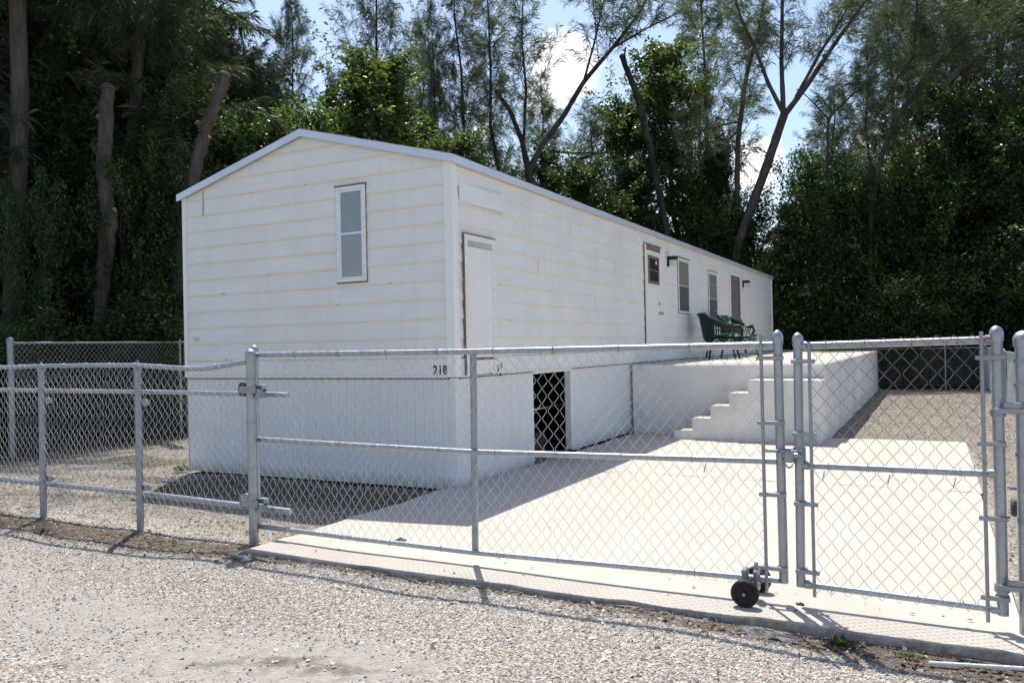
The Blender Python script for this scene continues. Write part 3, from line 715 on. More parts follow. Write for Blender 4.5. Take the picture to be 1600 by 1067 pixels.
# ------------------------------------------------------------------ chairs
def make_chair(loc, rz, label):
    root = thing('wicker_armchair', (0, 0, 0), label, 'armchair', 'green wicker armchairs on the porch')
    rr = lambda ang, rad, zz: (rad*math.sin(ang), -rad*math.cos(ang)*1.0, zz)          # angle 0 = middle of the back (local -Y); front is +Y
    N = 33; angs = np.linspace(-R(128), R(128), N)
    def top_z(a): k = abs(a)/R(128); return .86-.22*min(1, max(0, (k-.25)/.55))
    def rad(a, f): k = abs(a)/R(128); return (.27+.09*f)*(1-.10*k)
    q = MB(); mid = [a for a in angs if abs(a) <= R(66)]
    V = []; rows = 9
    for r_ in range(rows):
        f = r_/(rows-1)
        for a in mid: V.append(rr(a, rad(a, f)+.012, .36+(top_z(a)-.36)*f))
    n = len(mid)
    for r_ in range(rows):
        f = r_/(rows-1)
        for a in mid: V.append(rr(a, rad(a, f)-.012, .36+(top_z(a)-.36)*f))
    F = []
    for r_ in range(rows-1):
        for c in range(n-1):
            i = r_*n+c; F.append((i, i+1, i+n+1, i+n)); j = i+rows*n; F.append((j, j+n, j+n+1, j+1))
    for r_ in range(rows-1):
        for c in (0, n-1): i = r_*n+c; F.append((i, i+n, i+n+rows*n, i+rows*n))
    q.add(V, F); q.build('backrest', MAT['wicker'], root, smooth=True)
    q = MB(); q.tube([rr(a, rad(a, 1)+.006, top_z(a)) for a in angs], [.036]*N, 8)
    for s in (-1, 1):
        e = angs[-1]*s; q.tube([rr(e, rad(e, 1), top_z(e)), (rr(e, rad(e, 1), 0)[0]*1.02, rr(e, rad(e, 1), 0)[1]+.05, .55), rr(e, rad(e, 0)+.02, .40)], .026, 8)
    q.build('arm_rail', MAT['wicker'], root, smooth='auto')
    q = MB()
    for a in angs:
        if R(66) < abs(a) < R(125): q.tube([rr(a, rad(a, 0), .38), rr(a, rad(a, 1), top_z(a))], .0075, 5)
    for zz in (.47, .56):
        for s in (-1, 1): q.tube([rr(s*a, rad(a, (zz-.38)/.4), zz) for a in np.linspace(R(66), R(126), 10)], .006, 5)
    q.build('arm_lattice', MAT['wicker'], root)
    q = MB(); q.lathe([(.02, .33), (.27, .335), (.30, .36), (.29, .395), (.02, .40)], (0, .02, 0), 'z', 24); q.box(-.27, .27, .05, .30, .335, .395, .02); q.build('seat', MAT['wicker'], root, smooth='auto')
    for sx in (-1, 1):
        for sy, yy in ((-1, -.17), (1, .25)):
            q = MB(); q.tube([(sx*.22, yy, .36), (sx*.24, yy*1.12, .18), (sx*.27, yy*1.3, 0)], [.02, .018, .017], 7); q.build('leg', MAT['wicker'], root)
    q = MB(); q.box(-.26, .26, -.20, .33, .402, .49, .04); q.build('seat_cushion', MAT['floral'], root, smooth=True)
    q = MB(); nn = 11; V = []; F = []
    for i in range(nn):
        for j in range(nn):
            a, b = -1+2*i/(nn-1), -1+2*j/(nn-1); th = .07*(1-a**4)*(1-b**4)
            V.append((a*.23, -.235-.08*(b+1)/2+th+.02*0+.06*(a*a), .69+b*.20))
    for i in range(nn-1):
        for j in range(nn-1): k = i*nn+j; F.append((k, k+1, k+nn+1, k+nn))
    V2 = [(x, y-.05*0-.03, zz) for x, y, zz in V]
    q.add(V, F); q.add(V2, [f[::-1] for f in F]); q.build('back_cushion', MAT['floral'], root, smooth=True)
    root.location = loc; root.rotation_euler = (0, 0, rz)
    return root
c1 = make_chair((.62, 9.55, PZ+.004), R(-70), 'dark green wicker armchair seen from the side, nearer the cream entry door')
c2 = copy_tree(c1); c1.scale = c2.scale = (1.13, 1.13, 1.08); c2.location = (.66, 11.1, PZ+.004); c2.rotation_euler = (0, 0, R(-104)); c2['label'] = 'dark green wicker armchair with floral back cushion facing the drive'

# ------------------------------------------------------------------ chain-link
D_, E_ = .082, .098
def chain(mb, a0, a1, z0, top, along, r=.00155, sides=5, rng=random.Random(1)):
    """zigzag pickets hooked into each other; along(a, off) -> xy; top(a) -> height"""
    n = max(1, int(round((a1-a0)/(D_/2)))); h = (a1-a0)/n
    for k in range(n):
        zt = top(a0+k*h); m = int((zt-z0)/(E_/2)); pts = []
        for j in range(m+1):
            left = (j+k) % 2 == 0
            a = a0+k*h+(0 if left else h); o = .0035 if left else -.0035
            zz = zt-(m-j)*E_/2; a += .007*math.sin(a*3.1+zz*4.3)+.004*math.sin(a*7.7-zz*6); o += .008*math.sin(a*2.3+zz*5.1)
            x, y = along(a+rng.uniform(-.0025, .0025), o); pts.append((x, y, zz+.004*math.sin(a*4.7+zz*3)+rng.uniform(-.002, .002)))
        # straight legs with a short bend at every hook
        P_ = np.array(pts); out = [P_[0]]
        for i in range(1, len(P_)-1):
            out += [P_[i]+(P_[i-1]-P_[i])*.10, P_[i]+(P_[i+1]-P_[i])*.10]
        out.append(P_[-1]); mb.tube(out, r, sides, False)
def pipe(pts, r, name, mat, parent, sides=14):
    q = MB(); q.tube(pts, r, sides); return q.build(name, mat, parent, smooth='auto')
def dome(x, y, z, r, name, parent, mat=None):
    q = MB(); q.lathe([(r*1.18, -.035), (r*1.2, -.005), (r*1.22, 0), (r*1.12, .018), (r*.8, .034), (r*.35, .043), (.002, .045)], (x, y, z), 'z', 16); return q.build(name, mat or MAT['galv'], parent, smooth='auto')
def band(x, y, z, r, parent, ext=0.0, h=.022, name='band', diry=0):
    q = MB(); q.lathe([(r+.0005, -h/2), (r+.004, -h/2), (r+.004, h/2), (r+.0005, h/2)], (x, y, z), 'z', 16)
    if ext: q.box(x, x+ext, y-r-.006, y-r+.003, z-h/2, z+h/2)
    return q.build(name, MAT['galv_dark'], parent, smooth='auto')

FY = -2.6
# --- front fence, left of the drive
ff = thing('chain_link_fence', (-3, FY, 0), 'low chain link fence with kinked top rail and two sliding track pipes', 'fence')
tops = [(-6.2, 1.43), (-5.0, 1.445), (-4.45, 1.43), (-3.72, 1.441), (-3.05, 1.45), (-2.4, 1.452), (-1.68, 1.447), (-1.05, 1.415), (-.85, 1.412), (-.36, 1.468)]
ta, tz = zip(*tops)
top_f = lambda a: float(np.interp(a, ta, tz))
pipe([(a, FY-.01, zz) for a, zz in tops], .021, 'top_rail', MAT['galv'], ff)
for a in (-5.82, -4.45, -3.06, -1.685):
    pipe([(a, FY, -.1), (a, FY, top_f(a)-.03)], .030, 'post', MAT['galv_dark'], ff)
    q = MB(); q.lathe([(.034, -.06), (.034, 0), (.026, .012), (.012, .018), (.008, .05), (.003, .055)], (a, FY, top_f(a)-.01), 'z', 12); q.build('loop_cap', MAT['galv_dark'], ff, smooth='auto')
    for zz in (1.12, .37):
        q = MB(); q.lathe([(.031, -.012), (.035, -.012), (.035, .012), (.031, .012)], (a, FY, zz), 'z', 14); q.box(a+.02, a+.075, FY+.01, FY+.05, zz-.03, zz+.025, .004); q.lathe([(.020, -.016), (.024, 0), (.020, .016)], (a+.05, FY+.055, zz-.005), 'y', 12)
        q.build('rail_bracket', MAT['galv_dark'], ff, smooth='auto')
pipe([(-6.2, FY+.085, 1.215), (-1.68, FY+.085, 1.208), (.14-.28, FY+.085, 1.198), (-.10, FY+.085, 1.197), (-.02, FY+.085, 1.196)], .020, 'track_rail', MAT['galv'], ff)
pipe([(-6.2, FY+.085, .31), (-1.68, FY+.085, .297), (-.10, FY+.085, .27), (-.02, FY+.085, .268)], .024, 'track_rail', MAT['galv'], ff)
q = MB(); chain(q, -6.2, -.37, .10, lambda a: top_f(a)+.022, lambda a, o: (a, FY-.033+o)); q.build('chain_mesh', MAT['wire'], ff)
q = MB()
for a in np.arange(-6.0, -.4, .33): zz = top_f(a); q.tube([(a, FY-.01+.024*math.cos(t), zz+.024*math.sin(t)) for t in np.linspace(0, 6.28, 9)], .002, 4, False)
for a in (-3.06, -1.685):
    for zz in (1.29, 1.0, .72, .52): q.tube([(a+.033*math.cos(t), FY+.033*math.sin(t), zz) for t in np.linspace(0, 6.28, 11)], .002, 4, False); q.tube([(a+.03, FY-.03, zz), (a+.055, FY-.045, zz+.006)], .002, 4)
build_each(q, 'tie_wire', MAT['wire'], ff)

# --- gate post with the roller guides
gp = thing('gate_post', (-.33, FY, 0), 'double steel gate post with roller wheels where the kinked fence meets the drive', 'gate post')
pipe([(-.322, FY-.01, -.1), (-.322, FY-.01, 1.525)], .037, 'post', MAT['galv'], gp, 18); dome(-.322, FY-.01, 1.525, .037, 'post_cap', gp)
for zz in (1.33, .985, .615, .40, .11): band(-.322, FY-.01, zz, .037, gp)
for zz, m, rr_ in ((1.245, MAT['slate_dark'], .058), (.335, MAT['galv_dark'], .064)):
    q = MB(); q.lathe([(.012, -.032), (rr_*.75, -.030), (rr_, -.024), (rr_, -.012), (rr_*.72, -.002), (rr_*.72, .004), (rr_, .014), (rr_, .026), (rr_*.75, .032), (.012, .034)], (-.43, FY+.03, zz), 'y', 24); q.build('roller_wheel', m, gp, smooth='auto')
    q = MB(); q.box(-.41, -.24, FY-.05, FY-.043, zz-.03, zz+.025, .002); q.box(-.285, -.215, FY+.0, FY+.06, zz-.02, zz+.035, .004); q.box(-.25, -.215, FY-.04, FY+.05, zz-.07, zz+.0, .004); q.build('roller_bracket', MAT['galv_dark'], gp)

# --- large rolling gate leaf
GX0, GX1 = -.345, 3.76; GY = FY+.0
big = thing('rolling_gate', (1.7, GY, .13), 'wide rolling chain link gate leaf with black support wheels across the drive', 'gate')
pipe([(GX0-.03, FY+.085, .10), (GX0-.03, FY+.085, 1.555)], .030, 'gate_upright', MAT['galv'], big, 16); dome(GX0-.03, FY+.085, 1.555, .030, 'upright_cap', big)
pipe([(GX1+.005, GY, .165), (GX1, GY, 1.565)], .026, 'gate_upright', MAT['galv'], big, 16); dome(GX1, GY, 1.565, .026, 'upright_cap', big)
pipe([(1.715, GY+.02, .12), (1.73, GY+.02, 1.50)], .023, 'center_upright', MAT['galv_dark'], big, 14)
tr = lambda a: float(np.interp(a, [GX0, 1.72, GX1], [1.522, 1.516, 1.524])); mr = lambda a: float(np.interp(a, [GX0, 1.72, GX1], [.838, .826, .858])); br_ = lambda a: float(np.interp(a, [GX0, 1.72, GX1], [.132, .135, .176]))
for nm, f, r_ in (('top_rail', tr, .021), ('mid_rail', mr, .019), ('bottom_rail', br_, .0185)):
    pipe([(GX0, FY+.05, f(GX0)), (.6, FY+.018, f(.6)), (1.72, GY, f(1.72)), (2.8, GY, f(2.8)), (GX1-.02, GY, f(GX1))], r_, nm, MAT['galv'], big)
q = MB(); chain(q, GX0+.04, GX1-.085, .112, lambda a: tr(a)+.040, lambda a, o: (a, float(np.interp(a, [GX0, .6, 1.72], [FY+.015, FY-.012, FY-.030]))+o), rng=random.Random(2)); q.build('chain_mesh', MAT['wire'], big)
q = MB(); rr2 = random.Random(9)
for f, r_ in ((tr, .026), (mr, .024), (br_, .024)):
    for a in np.arange(.1, 3.7, .45):
        yy = float(np.interp(a, [GX0, .6, 1.72], [FY+.05, FY+.018, GY])); q.tube([(a, yy+r_*math.cos(t), f(a)+r_*math.sin(t)) for t in np.linspace(0, 6.28, 9)], .002, 4, False)
for a in (2.72, 3.34, 1.2): q.tube([(a, GY-.03, mr(a)-.02), (a-.012, GY-.035, mr(a)-.075)], .0035, 5)
build_each(q, 'tie_wire', MAT['wire_rust'], big)
pipe([(GX1-.085, GY-.034, .115), (GX1-.088, GY-.034, 1.585)], .010, 'tension_bar', MAT['galv_dark'], big, 8)
for zz in (1.45, 1.08, .67, .25):
    q = MB(); q.box(GX1-.115, GX1+.032, GY-.048, GY-.028, zz-.011, zz+.011, .002); q.lathe([(.0265, -.011), (.031, -.011), (.031, .011), (.0265, .011)], (GX1, GY, zz), 'z', 14); q.build('tension_band', MAT['galv_dark'], big)
def gate_wheel(x, y, zc, r):
    q = MB(); w = .022
    q.lathe([(.010, -w-.004), (.016, -w-.004), (.018, -w+.004), (r*.66, -w+.006), (r*.74, -w), (r*.93, -w), (r, -w*.55), (r, w*.55), (r*.93, w), (r*.74, w), (r*.66, w-.006), (.016, w-.004), (.010, w+.004)], (x, y, zc), 'y', 36)
    o = q.build('gate_wheel', MAT['rubber'], big, smooth='auto')
    q = MB(); q.lathe([(.009, -w-.010), (.009, w+.010)], (x, y, zc), 'y', 10); q.build('wheel_hub', MAT['slate'], o)
gate_wheel(3.575, FY-.15, SL+.078, .078); gate_wheel(3.590, FY+.16, SL+.078, .078)
q = MB(); q.lathe([(.010, -.14), (.010, .15)], (3.58, FY, SL+.078), 'y', 10); q.box(3.535, 3.562, FY-.045, FY+.04, .10, .225, .004); q.box(3.60, 3.627, FY-.045, FY+.04, .10, .225, .004)
q.lathe([(.014, -.05), (.018, 0), (.010, .035)], (3.612, FY, .23), 'z', 10); q.build('axle_bracket', MAT['galv_dark'], big, smooth='auto')

# --- small gate leaf
sx0, sx1 = 3.866, 4.838
sg = thing('swing_gate', (sx1, GY, .13), 'narrow chain link gate leaf with rusty brown mesh and fork latch', 'gate')
pipe([(sx0-.008, GY, .155), (sx0+.004, GY, 1.548)], .0255, 'gate_upright', MAT['galv'], sg, 16); dome(sx0+.004, GY, 1.548, .0255, 'upright_cap', sg)
pipe([(sx1, GY, .125), (sx1, GY, 1.558)], .0275, 'gate_upright', MAT['galv'], sg, 16); dome(sx1, GY, 1.558, .0275, 'upright_cap', sg)
for nm, z0, z1, r_ in (('top_rail', 1.516, 1.530, .021), ('mid_rail', .842, .843, .0185), ('bottom_rail', .170, .150, .0185)):
    pipe([(sx0+.02, GY, z0), (sx1-.02, GY, z1)], r_, nm, MAT['galv'], sg)
    for a, zz in ((sx0+.032, z0), (sx1-.032, z1)): q = MB(); q.lathe([(r_+.001, -.022), (r_+.006, -.018), (r_+.006, .018), (r_+.001, .022)], (a, GY, zz), 'x', 14); q.build('rail_cup', MAT['galv_rust'], sg, smooth='auto')
q = MB(); chain(q, sx0+.075, sx1-.075, .118, lambda a: 1.548+.012*(a-sx0), lambda a, o: (a, GY-.030+o), .0017, rng=random.Random(5)); q.build('chain_mesh', MAT['wire_rust'], sg)
for a in (sx0+.068, sx1-.068): pipe([(a, GY-.034, .09 if a > 4.4 else .115), (a, GY-.034, 1.54 if a < 4.4 else 1.575)], .0095, 'tension_bar', MAT['galv_dark'], sg, 8)
for zz, s in ((1.43, 0), (1.02, 0), (.63, 0), (.25, 0), (1.44, 1), (1.0, 1), (.62, 1), (.215, 1)):
    a = (sx0, sx1)[s]; q = MB(); lo, hi = (a-.030, a+.098) if s == 0 else (a-.098, a+.032)
    q.box(lo, hi, GY-.048, GY-.028, zz-.011, zz+.011, .002); q.lathe([(.027, -.011), (.0325, -.011), (.0325, .011), (.027, .011)], (a, GY, zz), 'z', 14); q.build('tension_band', MAT['galv_dark'], sg)
q = MB(); chainties = random.Random(3)
for zz in (1.522, .8425, .16):
    for a in (4.02, 4.22, 4.45, 4.66): q.tube([(a, GY+.023*math.cos(t), zz+.023*math.sin(t)) for t in np.linspace(0, 6.28, 9)], .0022, 4, False); 
for a in (4.0, 4.33, 4.64): q.tube([(a, GY-.03, .82), (a-.012, GY-.036, .765)], .0032, 5)
build_each(q, 'tie_wire', MAT['wire_rust'], sg)
# fork latch between the leaves
q = MB()
q.lathe([(.027, -.05), (.034, -.05), (.034, .045), (.027, .045)], (sx0, GY, .90), 'z', 16); q.box(sx0-.115, sx0-.0, GY-.046, GY-.036, .905, .93, .003); q.box(sx0-.115, sx0, GY+.034, GY+.044, .905, .93, .003)
q.box(sx0-.075, sx0-.025, GY-.06, GY-.03, .86, .925, .006); q.box(sx0-.19, sx0-.10, GY-.046, GY-.038, .912, .930, .003)
q.lathe([(.012, -.07), (.016, -.07), (.016, .04), (.012, .04)], (sx0-.02, GY-.045, .90), 'x', 10)
la = q.build('fork_latch', MAT['galv_dark'], sg, smooth='auto')
q = MB(); q.tube([(sx0-.05+.018*math.cos(t), GY-.05, .852+.02*math.sin(t)) for t in np.linspace(0, -math.pi, 9)], .005, 6); q.build('latch_ring', MAT['galv_rust'], la)

# --- right gate posts and side fence
rp = thing('gate_post', (4.945, FY, 0), 'pair of round capped steel posts carrying the narrow rusty meshed gate', 'gate post')
pipe([(4.945, FY, -.1), (4.955, FY, 1.53)], .039, 'post', MAT['galv'], rp, 18); dome(4.955, FY, 1.53, .039, 'post_cap', rp)
pipe([(5.02, FY+.22, -.1), (5.02, FY+.22, 1.56)], .030, 'post', MAT['galv_dark'], rp, 16); dome(5.02, FY+.22, 1.56, .030, 'post_cap', rp)
for zz in (1.42, 1.30, .95, .62): band(4.95, FY, zz, .039, rp)
for zz in (1.17, .275):
    q = MB(); q.box(sx1-.02, 4.955, FY-.052, FY-.036, zz-.014, zz+.014, .003); q.lathe([(.0285, -.03), (.036, -.03), (.036, .005), (.0285, .005)], (sx1, FY, zz), 'z', 14); q.lathe([(.0395, -.014), (.045, -.014), (.045, .014), (.0395, .014)], (4.952, FY, zz+.03), 'z', 16); q.box(4.86, 4.94, FY-.056, FY-.046, zz+.016, zz+.044, .003); q.build('gate_hinge', MAT['galv_dark'], rp)
q = MB(); q.lathe([(.012, -.025), (.04, -.024), (.047, -.016), (.047, .016), (.04, .024), (.012, .025)], (4.915, FY+.12, .655), 'x', 24); q.build('roller_wheel', MAT['slate_dark'], rp); q = MB(); q.box(4.885, 4.96, FY+.09, FY+.12, .75, .77, .004); q.build('roller_bracket', MAT['galv_dark'], rp)

def long_fence(name, label, pts_posts, h, group=None, mesh_z0=.03, r=.0022, post_r=.026, heavy=()):
    f = thing(name, tuple(pts_posts[0])+(0,), label, 'fence', group)
    for i, (x, y) in enumerate(pts_posts):
        rr_ = .05 if i in heavy else post_r
        pipe([(x, y, -.05), (x, y, h+(.05 if i in heavy else -.02))], rr_, 'post', MAT['galv_dark'], f, 12)
        dome(x, y, h+(.05 if i in heavy else .02), rr_*.9, 'post_cap', f, MAT['galv_dark'])
    for (x0, y0), (x1, y1) in zip(pts_posts, pts_posts[1:]):
        pipe([(x0, y0, h), (x1, y1, h)], .0205, 'top_rail', MAT['galv_dark'], f, 10)
        L = math.hypot(x1-x0, y1-y0); dx, dy = (x1-x0)/L, (y1-y0)/L; q = MB()
        chain(q, .03, L-.03, mesh_z0, lambda a: h+.02, lambda a, o: (x0+dx*a+dy*(.03+o), y0+dy*a-dx*(.03+o)), r, 4); q.build('chain_mesh', MAT['wire'], f)
    return f
long_fence('chain_link_fence', 'taller shaded chain link fence under the trees with a thick corner post', [(-8.0, .05), (-8.0, 3.2), (-8.0, 6.4), (-8.0, 9.6)], 1.75, heavy=(0,))
long_fence('chain_link_fence', 'waist high chain link fence running along the gravel strip beyond the drive', [(5.75, -1.2), (5.80, 3.2), (5.84, 7.6), (5.87, 12.0), (5.9, 16.0), (5.92, 19.95)], 1.22, heavy=(5,))
long_fence('chain_link_fence', 'chain link fence closing the far end of the gravel strip before dark trees', [(5.80, 20.0), (4.9, 20.0), (3.0, 20.0), (1.0, 20.0), (-1.5, 20.0)], 1.22)

# ------------------------------------------------------------------ small things on the ground
def plant(loc, n, size, label, seed, mat='leaf2'):
    r = np.random.default_rng(seed); root = thing('weed', loc, label, 'weed'); q = MB(); V = []; F = []
    for i in range(n):
        a = r.uniform(0, 6.28); L = size*r.uniform(.5, 1); el = r.uniform(.3, 1.2); w = L*.16
        d = np.array([math.cos(a)*math.cos(el), math.sin(a)*math.cos(el), math.sin(el)]); s = np.array([-math.sin(a), math.cos(a), 0])*w
        b = np.array([r.normal(0, size*.4), r.normal(0, size*.25), 0]); m = b+d*L*.55; tp = b+d*L+np.array([0, 0, -L*.15])
        k = len(V); V += [b, m+s, tp, m-s]; F.append((k, k+1, k+2, k+3))
    q.add(np.array(V)+np.array(loc), F); q.build('leaves', MAT[mat], root)
plant((4.12, -3.02, 0), 46, .075, 'low green weed sprouting from dirt beside the drive edge', 1)
plant((4.42, -3.06, 0), 24, .06, 'tiny weed in the dirt between the drive edge weed and white pipe', 8)
plant((-2.39, -3.02, 0), 26, .06, 'small green weed in the dirt strip below the kinked fence', 2)
plant((-4.25, .0, 0), 40, .14, 'leafy weed at the skirting corner beside the side yard', 3)
plant((-.95, -2.85, 0), 16, .05, 'pale yellowish weed beside the second fence post from the gate', 4)
q = MB(); q.tube([(4.50, -3.12, .012), (4.9, -3.02, .014), (5.7, -2.83, .016)], .010, 8); tag(q.build('plastic_pipe', MAT['white'], smooth='auto'), 'thin white pipe lying in the dirt at the drive corner', 'pipe')
def crumple(loc, sx, sy, sz, seed, name, mat, label, cat, n=12):
    r = np.random.default_rng(seed); V = []; F = []
    for i in range(n):
        for j in range(n):
            a, b = -1+2*i/(n-1), -1+2*j/(n-1); e = max(0, 1-max(a*a, b*b)**1.5)
            V.append((loc[0]+sx*a*(1+.2*r.normal()*.5), loc[1]+sy*b*(1+.2*r.normal()*.5), loc[2]+sz*e*r.uniform(.25, 1)))
    for i in range(n-1):
        for j in range(n-1): k = i*n+j; F.append((k, k+n, k+n+1, k+1))
    q = MB(); q.add(V, F); return tag(q.build(name, mat), label, cat)
crumple((.0, -3.04, .012), .085, .035, .045, 5, 'plastic_bag', MAT['plastic'], 'crumpled grey plastic scrap at the drive corner below the double gate post', 'litter')
crumple((3.70, -3.04, .006), .19, .055, .026, 6, 'concrete_fragment', MAT['frag'], 'flat broken grey slab piece half buried in front of the drive edge', 'rubble')
crumple((.82, -2.20, SL-.004), .05, .03, .035, 7, 'dead_leaf', MAT['dead'], 'brown dead leaf clump on the drive under the gate', 'leaf', 7)
crumple((3.85, -2.60, SL-.004), .028, .018, .03, 11, 'stone', MAT['brownbox'], 'small dark stone on the drive between the two gate leaves', 'stone', 7)
crumple((-3.7, -.62, 0), .12, .05, .04, 12, 'paper_scrap', MAT['slate'], 'grey torn scrap on the side yard gravel near the house shadow', 'litter', 9)

# ------------------------------------------------------------------ trees
def unit(v): v = np.asarray(v, float); return v/(np.linalg.norm(v)+1e-12)
def strands(r, pts, dirs, per, L, w, spread, droop):
    n = len(pts); p = np.repeat(pts, per, 0); d = np.repeat(dirs, per, 0)
    v = d*.75+r.normal(0, spread, (n*per, 3)); v[:, 2] -= droop; v /= np.linalg.norm(v, axis=1)[:, None]
    l = L*r.uniform(.55, 1.15, n*per)
    p = p+r.normal(0, .03, p.shape)
    s = np.cross(v, r.normal(0, 1, v.shape)); s /= np.linalg.norm(s, axis=1)[:, None]; s *= w/2
    m = p+v*(l*.6)[:, None]; m[:, 2] += l*.05; e = p+v*l[:, None]; e[:, 2] -= l*droop*.35
    V = np.stack([p-s*.6, p+s*.6, m+s, e, m-s], 1).reshape(-1, 3)
    k = np.arange(n*per)*5
    return V, np.stack([k, k+1, k+2, k+3, k+4], -1)
def leaves(r, pts, per, size, spread, up=.5):
    n = len(pts)*per; p = np.repeat(pts, per, 0)+r.normal(0, spread, (n, 3))
    d = r.normal(0, 1, (n, 3)); d[:, 2] = d[:, 2]*.55-.25; d /= np.linalg.norm(d, axis=1)[:, None]
    nn = r.normal(0, .55, (n, 3)); nn[:, 2] += up+.4
    s = np.cross(d, nn); s /= np.linalg.norm(s, axis=1)[:, None]+1e-9
    l = size*r.uniform(.6, 1.2, n)[:, None]; w = l*.33; c = np.cross(s, d)
    V = np.stack([p, p+d*l*.5+s*w+c*l*.09, p+d*l, p+d*l*.5-s*w+c*l*.09], 1).reshape(-1, 3)
    k = np.arange(n)*4
    return V, np.concatenate([np.stack([k, k+1, k+2], -1), np.stack([k, k+2, k+3], -1)])
def bez(a, b, bend, n=5):
    t = np.linspace(0, 1, n)[:, None]; a, b = np.asarray(a), np.asarray(b); return a+(b-a)*t+np.asarray(bend)*(4*t*(1-t))
def along_path(pts, t):
    pts = np.asarray(pts, float); seg = np.linalg.norm(np.diff(pts, axis=0), axis=1); c = np.concatenate([[0], np.cumsum(seg)]); s = t*c[-1]
    i = min(len(seg)-1, np.searchsorted(c, s, 'right')-1); f = (s-c[i])/max(seg[i], 1e-9)
    return pts[i]+(pts[i+1]-pts[i])*f, unit(pts[i+1]-pts[i])
def feather(r, wood, crown, path, n_br, t0, L0, taper=.75, updeg=(25, 60), per=11, sl=.34, w=.012, droop=.32, sub=6, brr=.02, open_=1.0):
    """casuarina limbs with drooping needle plumes along a stem"""
    az = r.uniform(0, 6.28); ph = r.uniform(0, 6.28, 3)
    for k in range(n_br):
        t = t0+(1-t0)*((k+r.uniform(0, 1))/n_br); b, td = along_path(path, t); az += 2.4+r.normal(0, .35)
        el = R(r.uniform(*updeg)); q0 = (t-t0)/(1-t0+1e-6); L = (L0*(1-taper*q0)+.35)*r.uniform(.5, 1.25)*(1+.38*math.sin(q0*9+ph[0])+.25*math.sin(az+q0*5+ph[1]))*(1-.55*max(0, q0-.8)/.2)
        d = np.array([math.cos(az)*math.cos(el), math.sin(az)*math.cos(el), math.sin(el)]); d = unit(d+td*.35)
        p = bez(b, b+d*L, (0, 0, -.08*L), 6); rr = np.linspace(brr*(1-.55*q0), .004, 6); wood.tube(p, rr, 4, False)
        for s in range(sub):
            ts = .22+.78*(s+r.uniform(0, 1))/sub; q, sd = along_path(p, min(ts, .999)); dd = unit(sd*.9+r.normal(0, .55, 3)+np.array([0, 0, -.1])); l = L*.42*(1.15-.6*ts)*r.uniform(.6, 1.3)+.15
            sp = bez(q, q+dd*l, (0, 0, .06*l), 4); wood.tube(sp, np.linspace(.006, .002, 4), 3, False)
            if r.random() > open_: continue
            m = max(2, int(l/.13)); tt = np.linspace(.2, 1, m); pp = np.array([along_path(sp, min(x, .999))[0] for x in tt]); dr = np.repeat(dd[None], m, 0)
            crown.add(*strands(r, pp, dr, per, sl, w, .42, droop))
def broad(r, wood, crown, path, n_br, t0, L0, shape, leaf=.10, per=11, sub=7, clus=4, brr=.03, spread=.13):
    az = r.uniform(0, 6.28)
    for k in range(n_br):
        q0 = (k+r.uniform(0, 1))/n_br; t = t0+(1-t0)*q0; b, td = along_path(path, min(t, .999)); az += 2.4+r.normal(0, .4)
        el = R(r.uniform(5, 55)+25*q0); L = L0*shape(q0)*r.uniform(.5, 1.35)
        d = np.array([math.cos(az)*math.cos(el), math.sin(az)*math.cos(el), math.sin(el)])
        p = bez(b, b+d*L, (0, 0, .05*L), 5); wood.tube(p, np.linspace(brr*(1-.6*q0), .006, 5), 5, False)
        for s in range(sub):
            ts = .25+.75*(s+r.uniform(0, 1))/sub; q, sd = along_path(p, min(ts, .999)); dd = unit(sd*.6+r.normal(0, .75, 3)); l = (.25+L*.3)*r.uniform(.5, 1.2)
            sp = bez(q, q+dd*l, (0, 0, .05*l), 3); wood.tube(sp, np.linspace(.008, .003, 3), 3, False)
            pp = np.array([along_path(sp, x)[0] for x in np.linspace(.35, .999, clus)]); crown.add(*leaves(r, pp, per, leaf, spread))
def wobble(r, base, top, amp, n=7):
    p = bez(base, top, (0, 0, 0), n); p[1:-1] += r.normal(0, amp, (n-2, 3))*np.array([1, 1, .2]); return p

def proto_casuarina(seed, H, L0, n_br, mat, lean=.4, t0=.15, label='', group=None, **kw):
    r = np.random.default_rng(seed); wood = MB(); crown = MB()
    path = wobble(r, (0, 0, -.2), (r.uniform(-lean, lean), r.uniform(-lean, lean), H), .10, 9)
    wood.tube(path, np.linspace(.15, .015, 9)*H/12, 8)
    feather(r, wood, crown, path, n_br, t0, L0, **kw)
    root = thing('casuarina_tree', (0, 0, 0), label, 'tree', group)
    wood.build('trunk', MAT['bark2'], root, smooth=True); crown.build('crown', mat, root); root['H'] = H
    return root
def proto_broad(seed, H, L0, n_br, mat, label='', group=None, multi=1, name='broadleaf_tree', t0=.12, shape=None, **kw):
    r = np.random.default_rng(seed); wood = MB(); crown = MB()
    for m in range(multi):
        a = r.uniform(0, 6.28); k = .0 if multi == 1 else .8
        path = wobble(r, (k*.3*math.cos(a), k*.3*math.sin(a), -.2), (k*1.3*math.cos(a), k*1.3*math.sin(a), H*r.uniform(.85, 1)), .14, 8)
        wood.tube(path, np.linspace(.10, .015, 8)*H/7, 8)
        broad(r, wood, crown, path, n_br, t0, L0, shape or (lambda q: .35+.75*math.sin(math.pi*min(1, .2+.75*q))), **kw)
    root = thing(name, (0, 0, 0), label, 'tree', group)
    wood.build('trunk', MAT['bark2'], root, smooth=True); crown.build('crown', mat, root, smooth=False); root['H'] = H
    return root

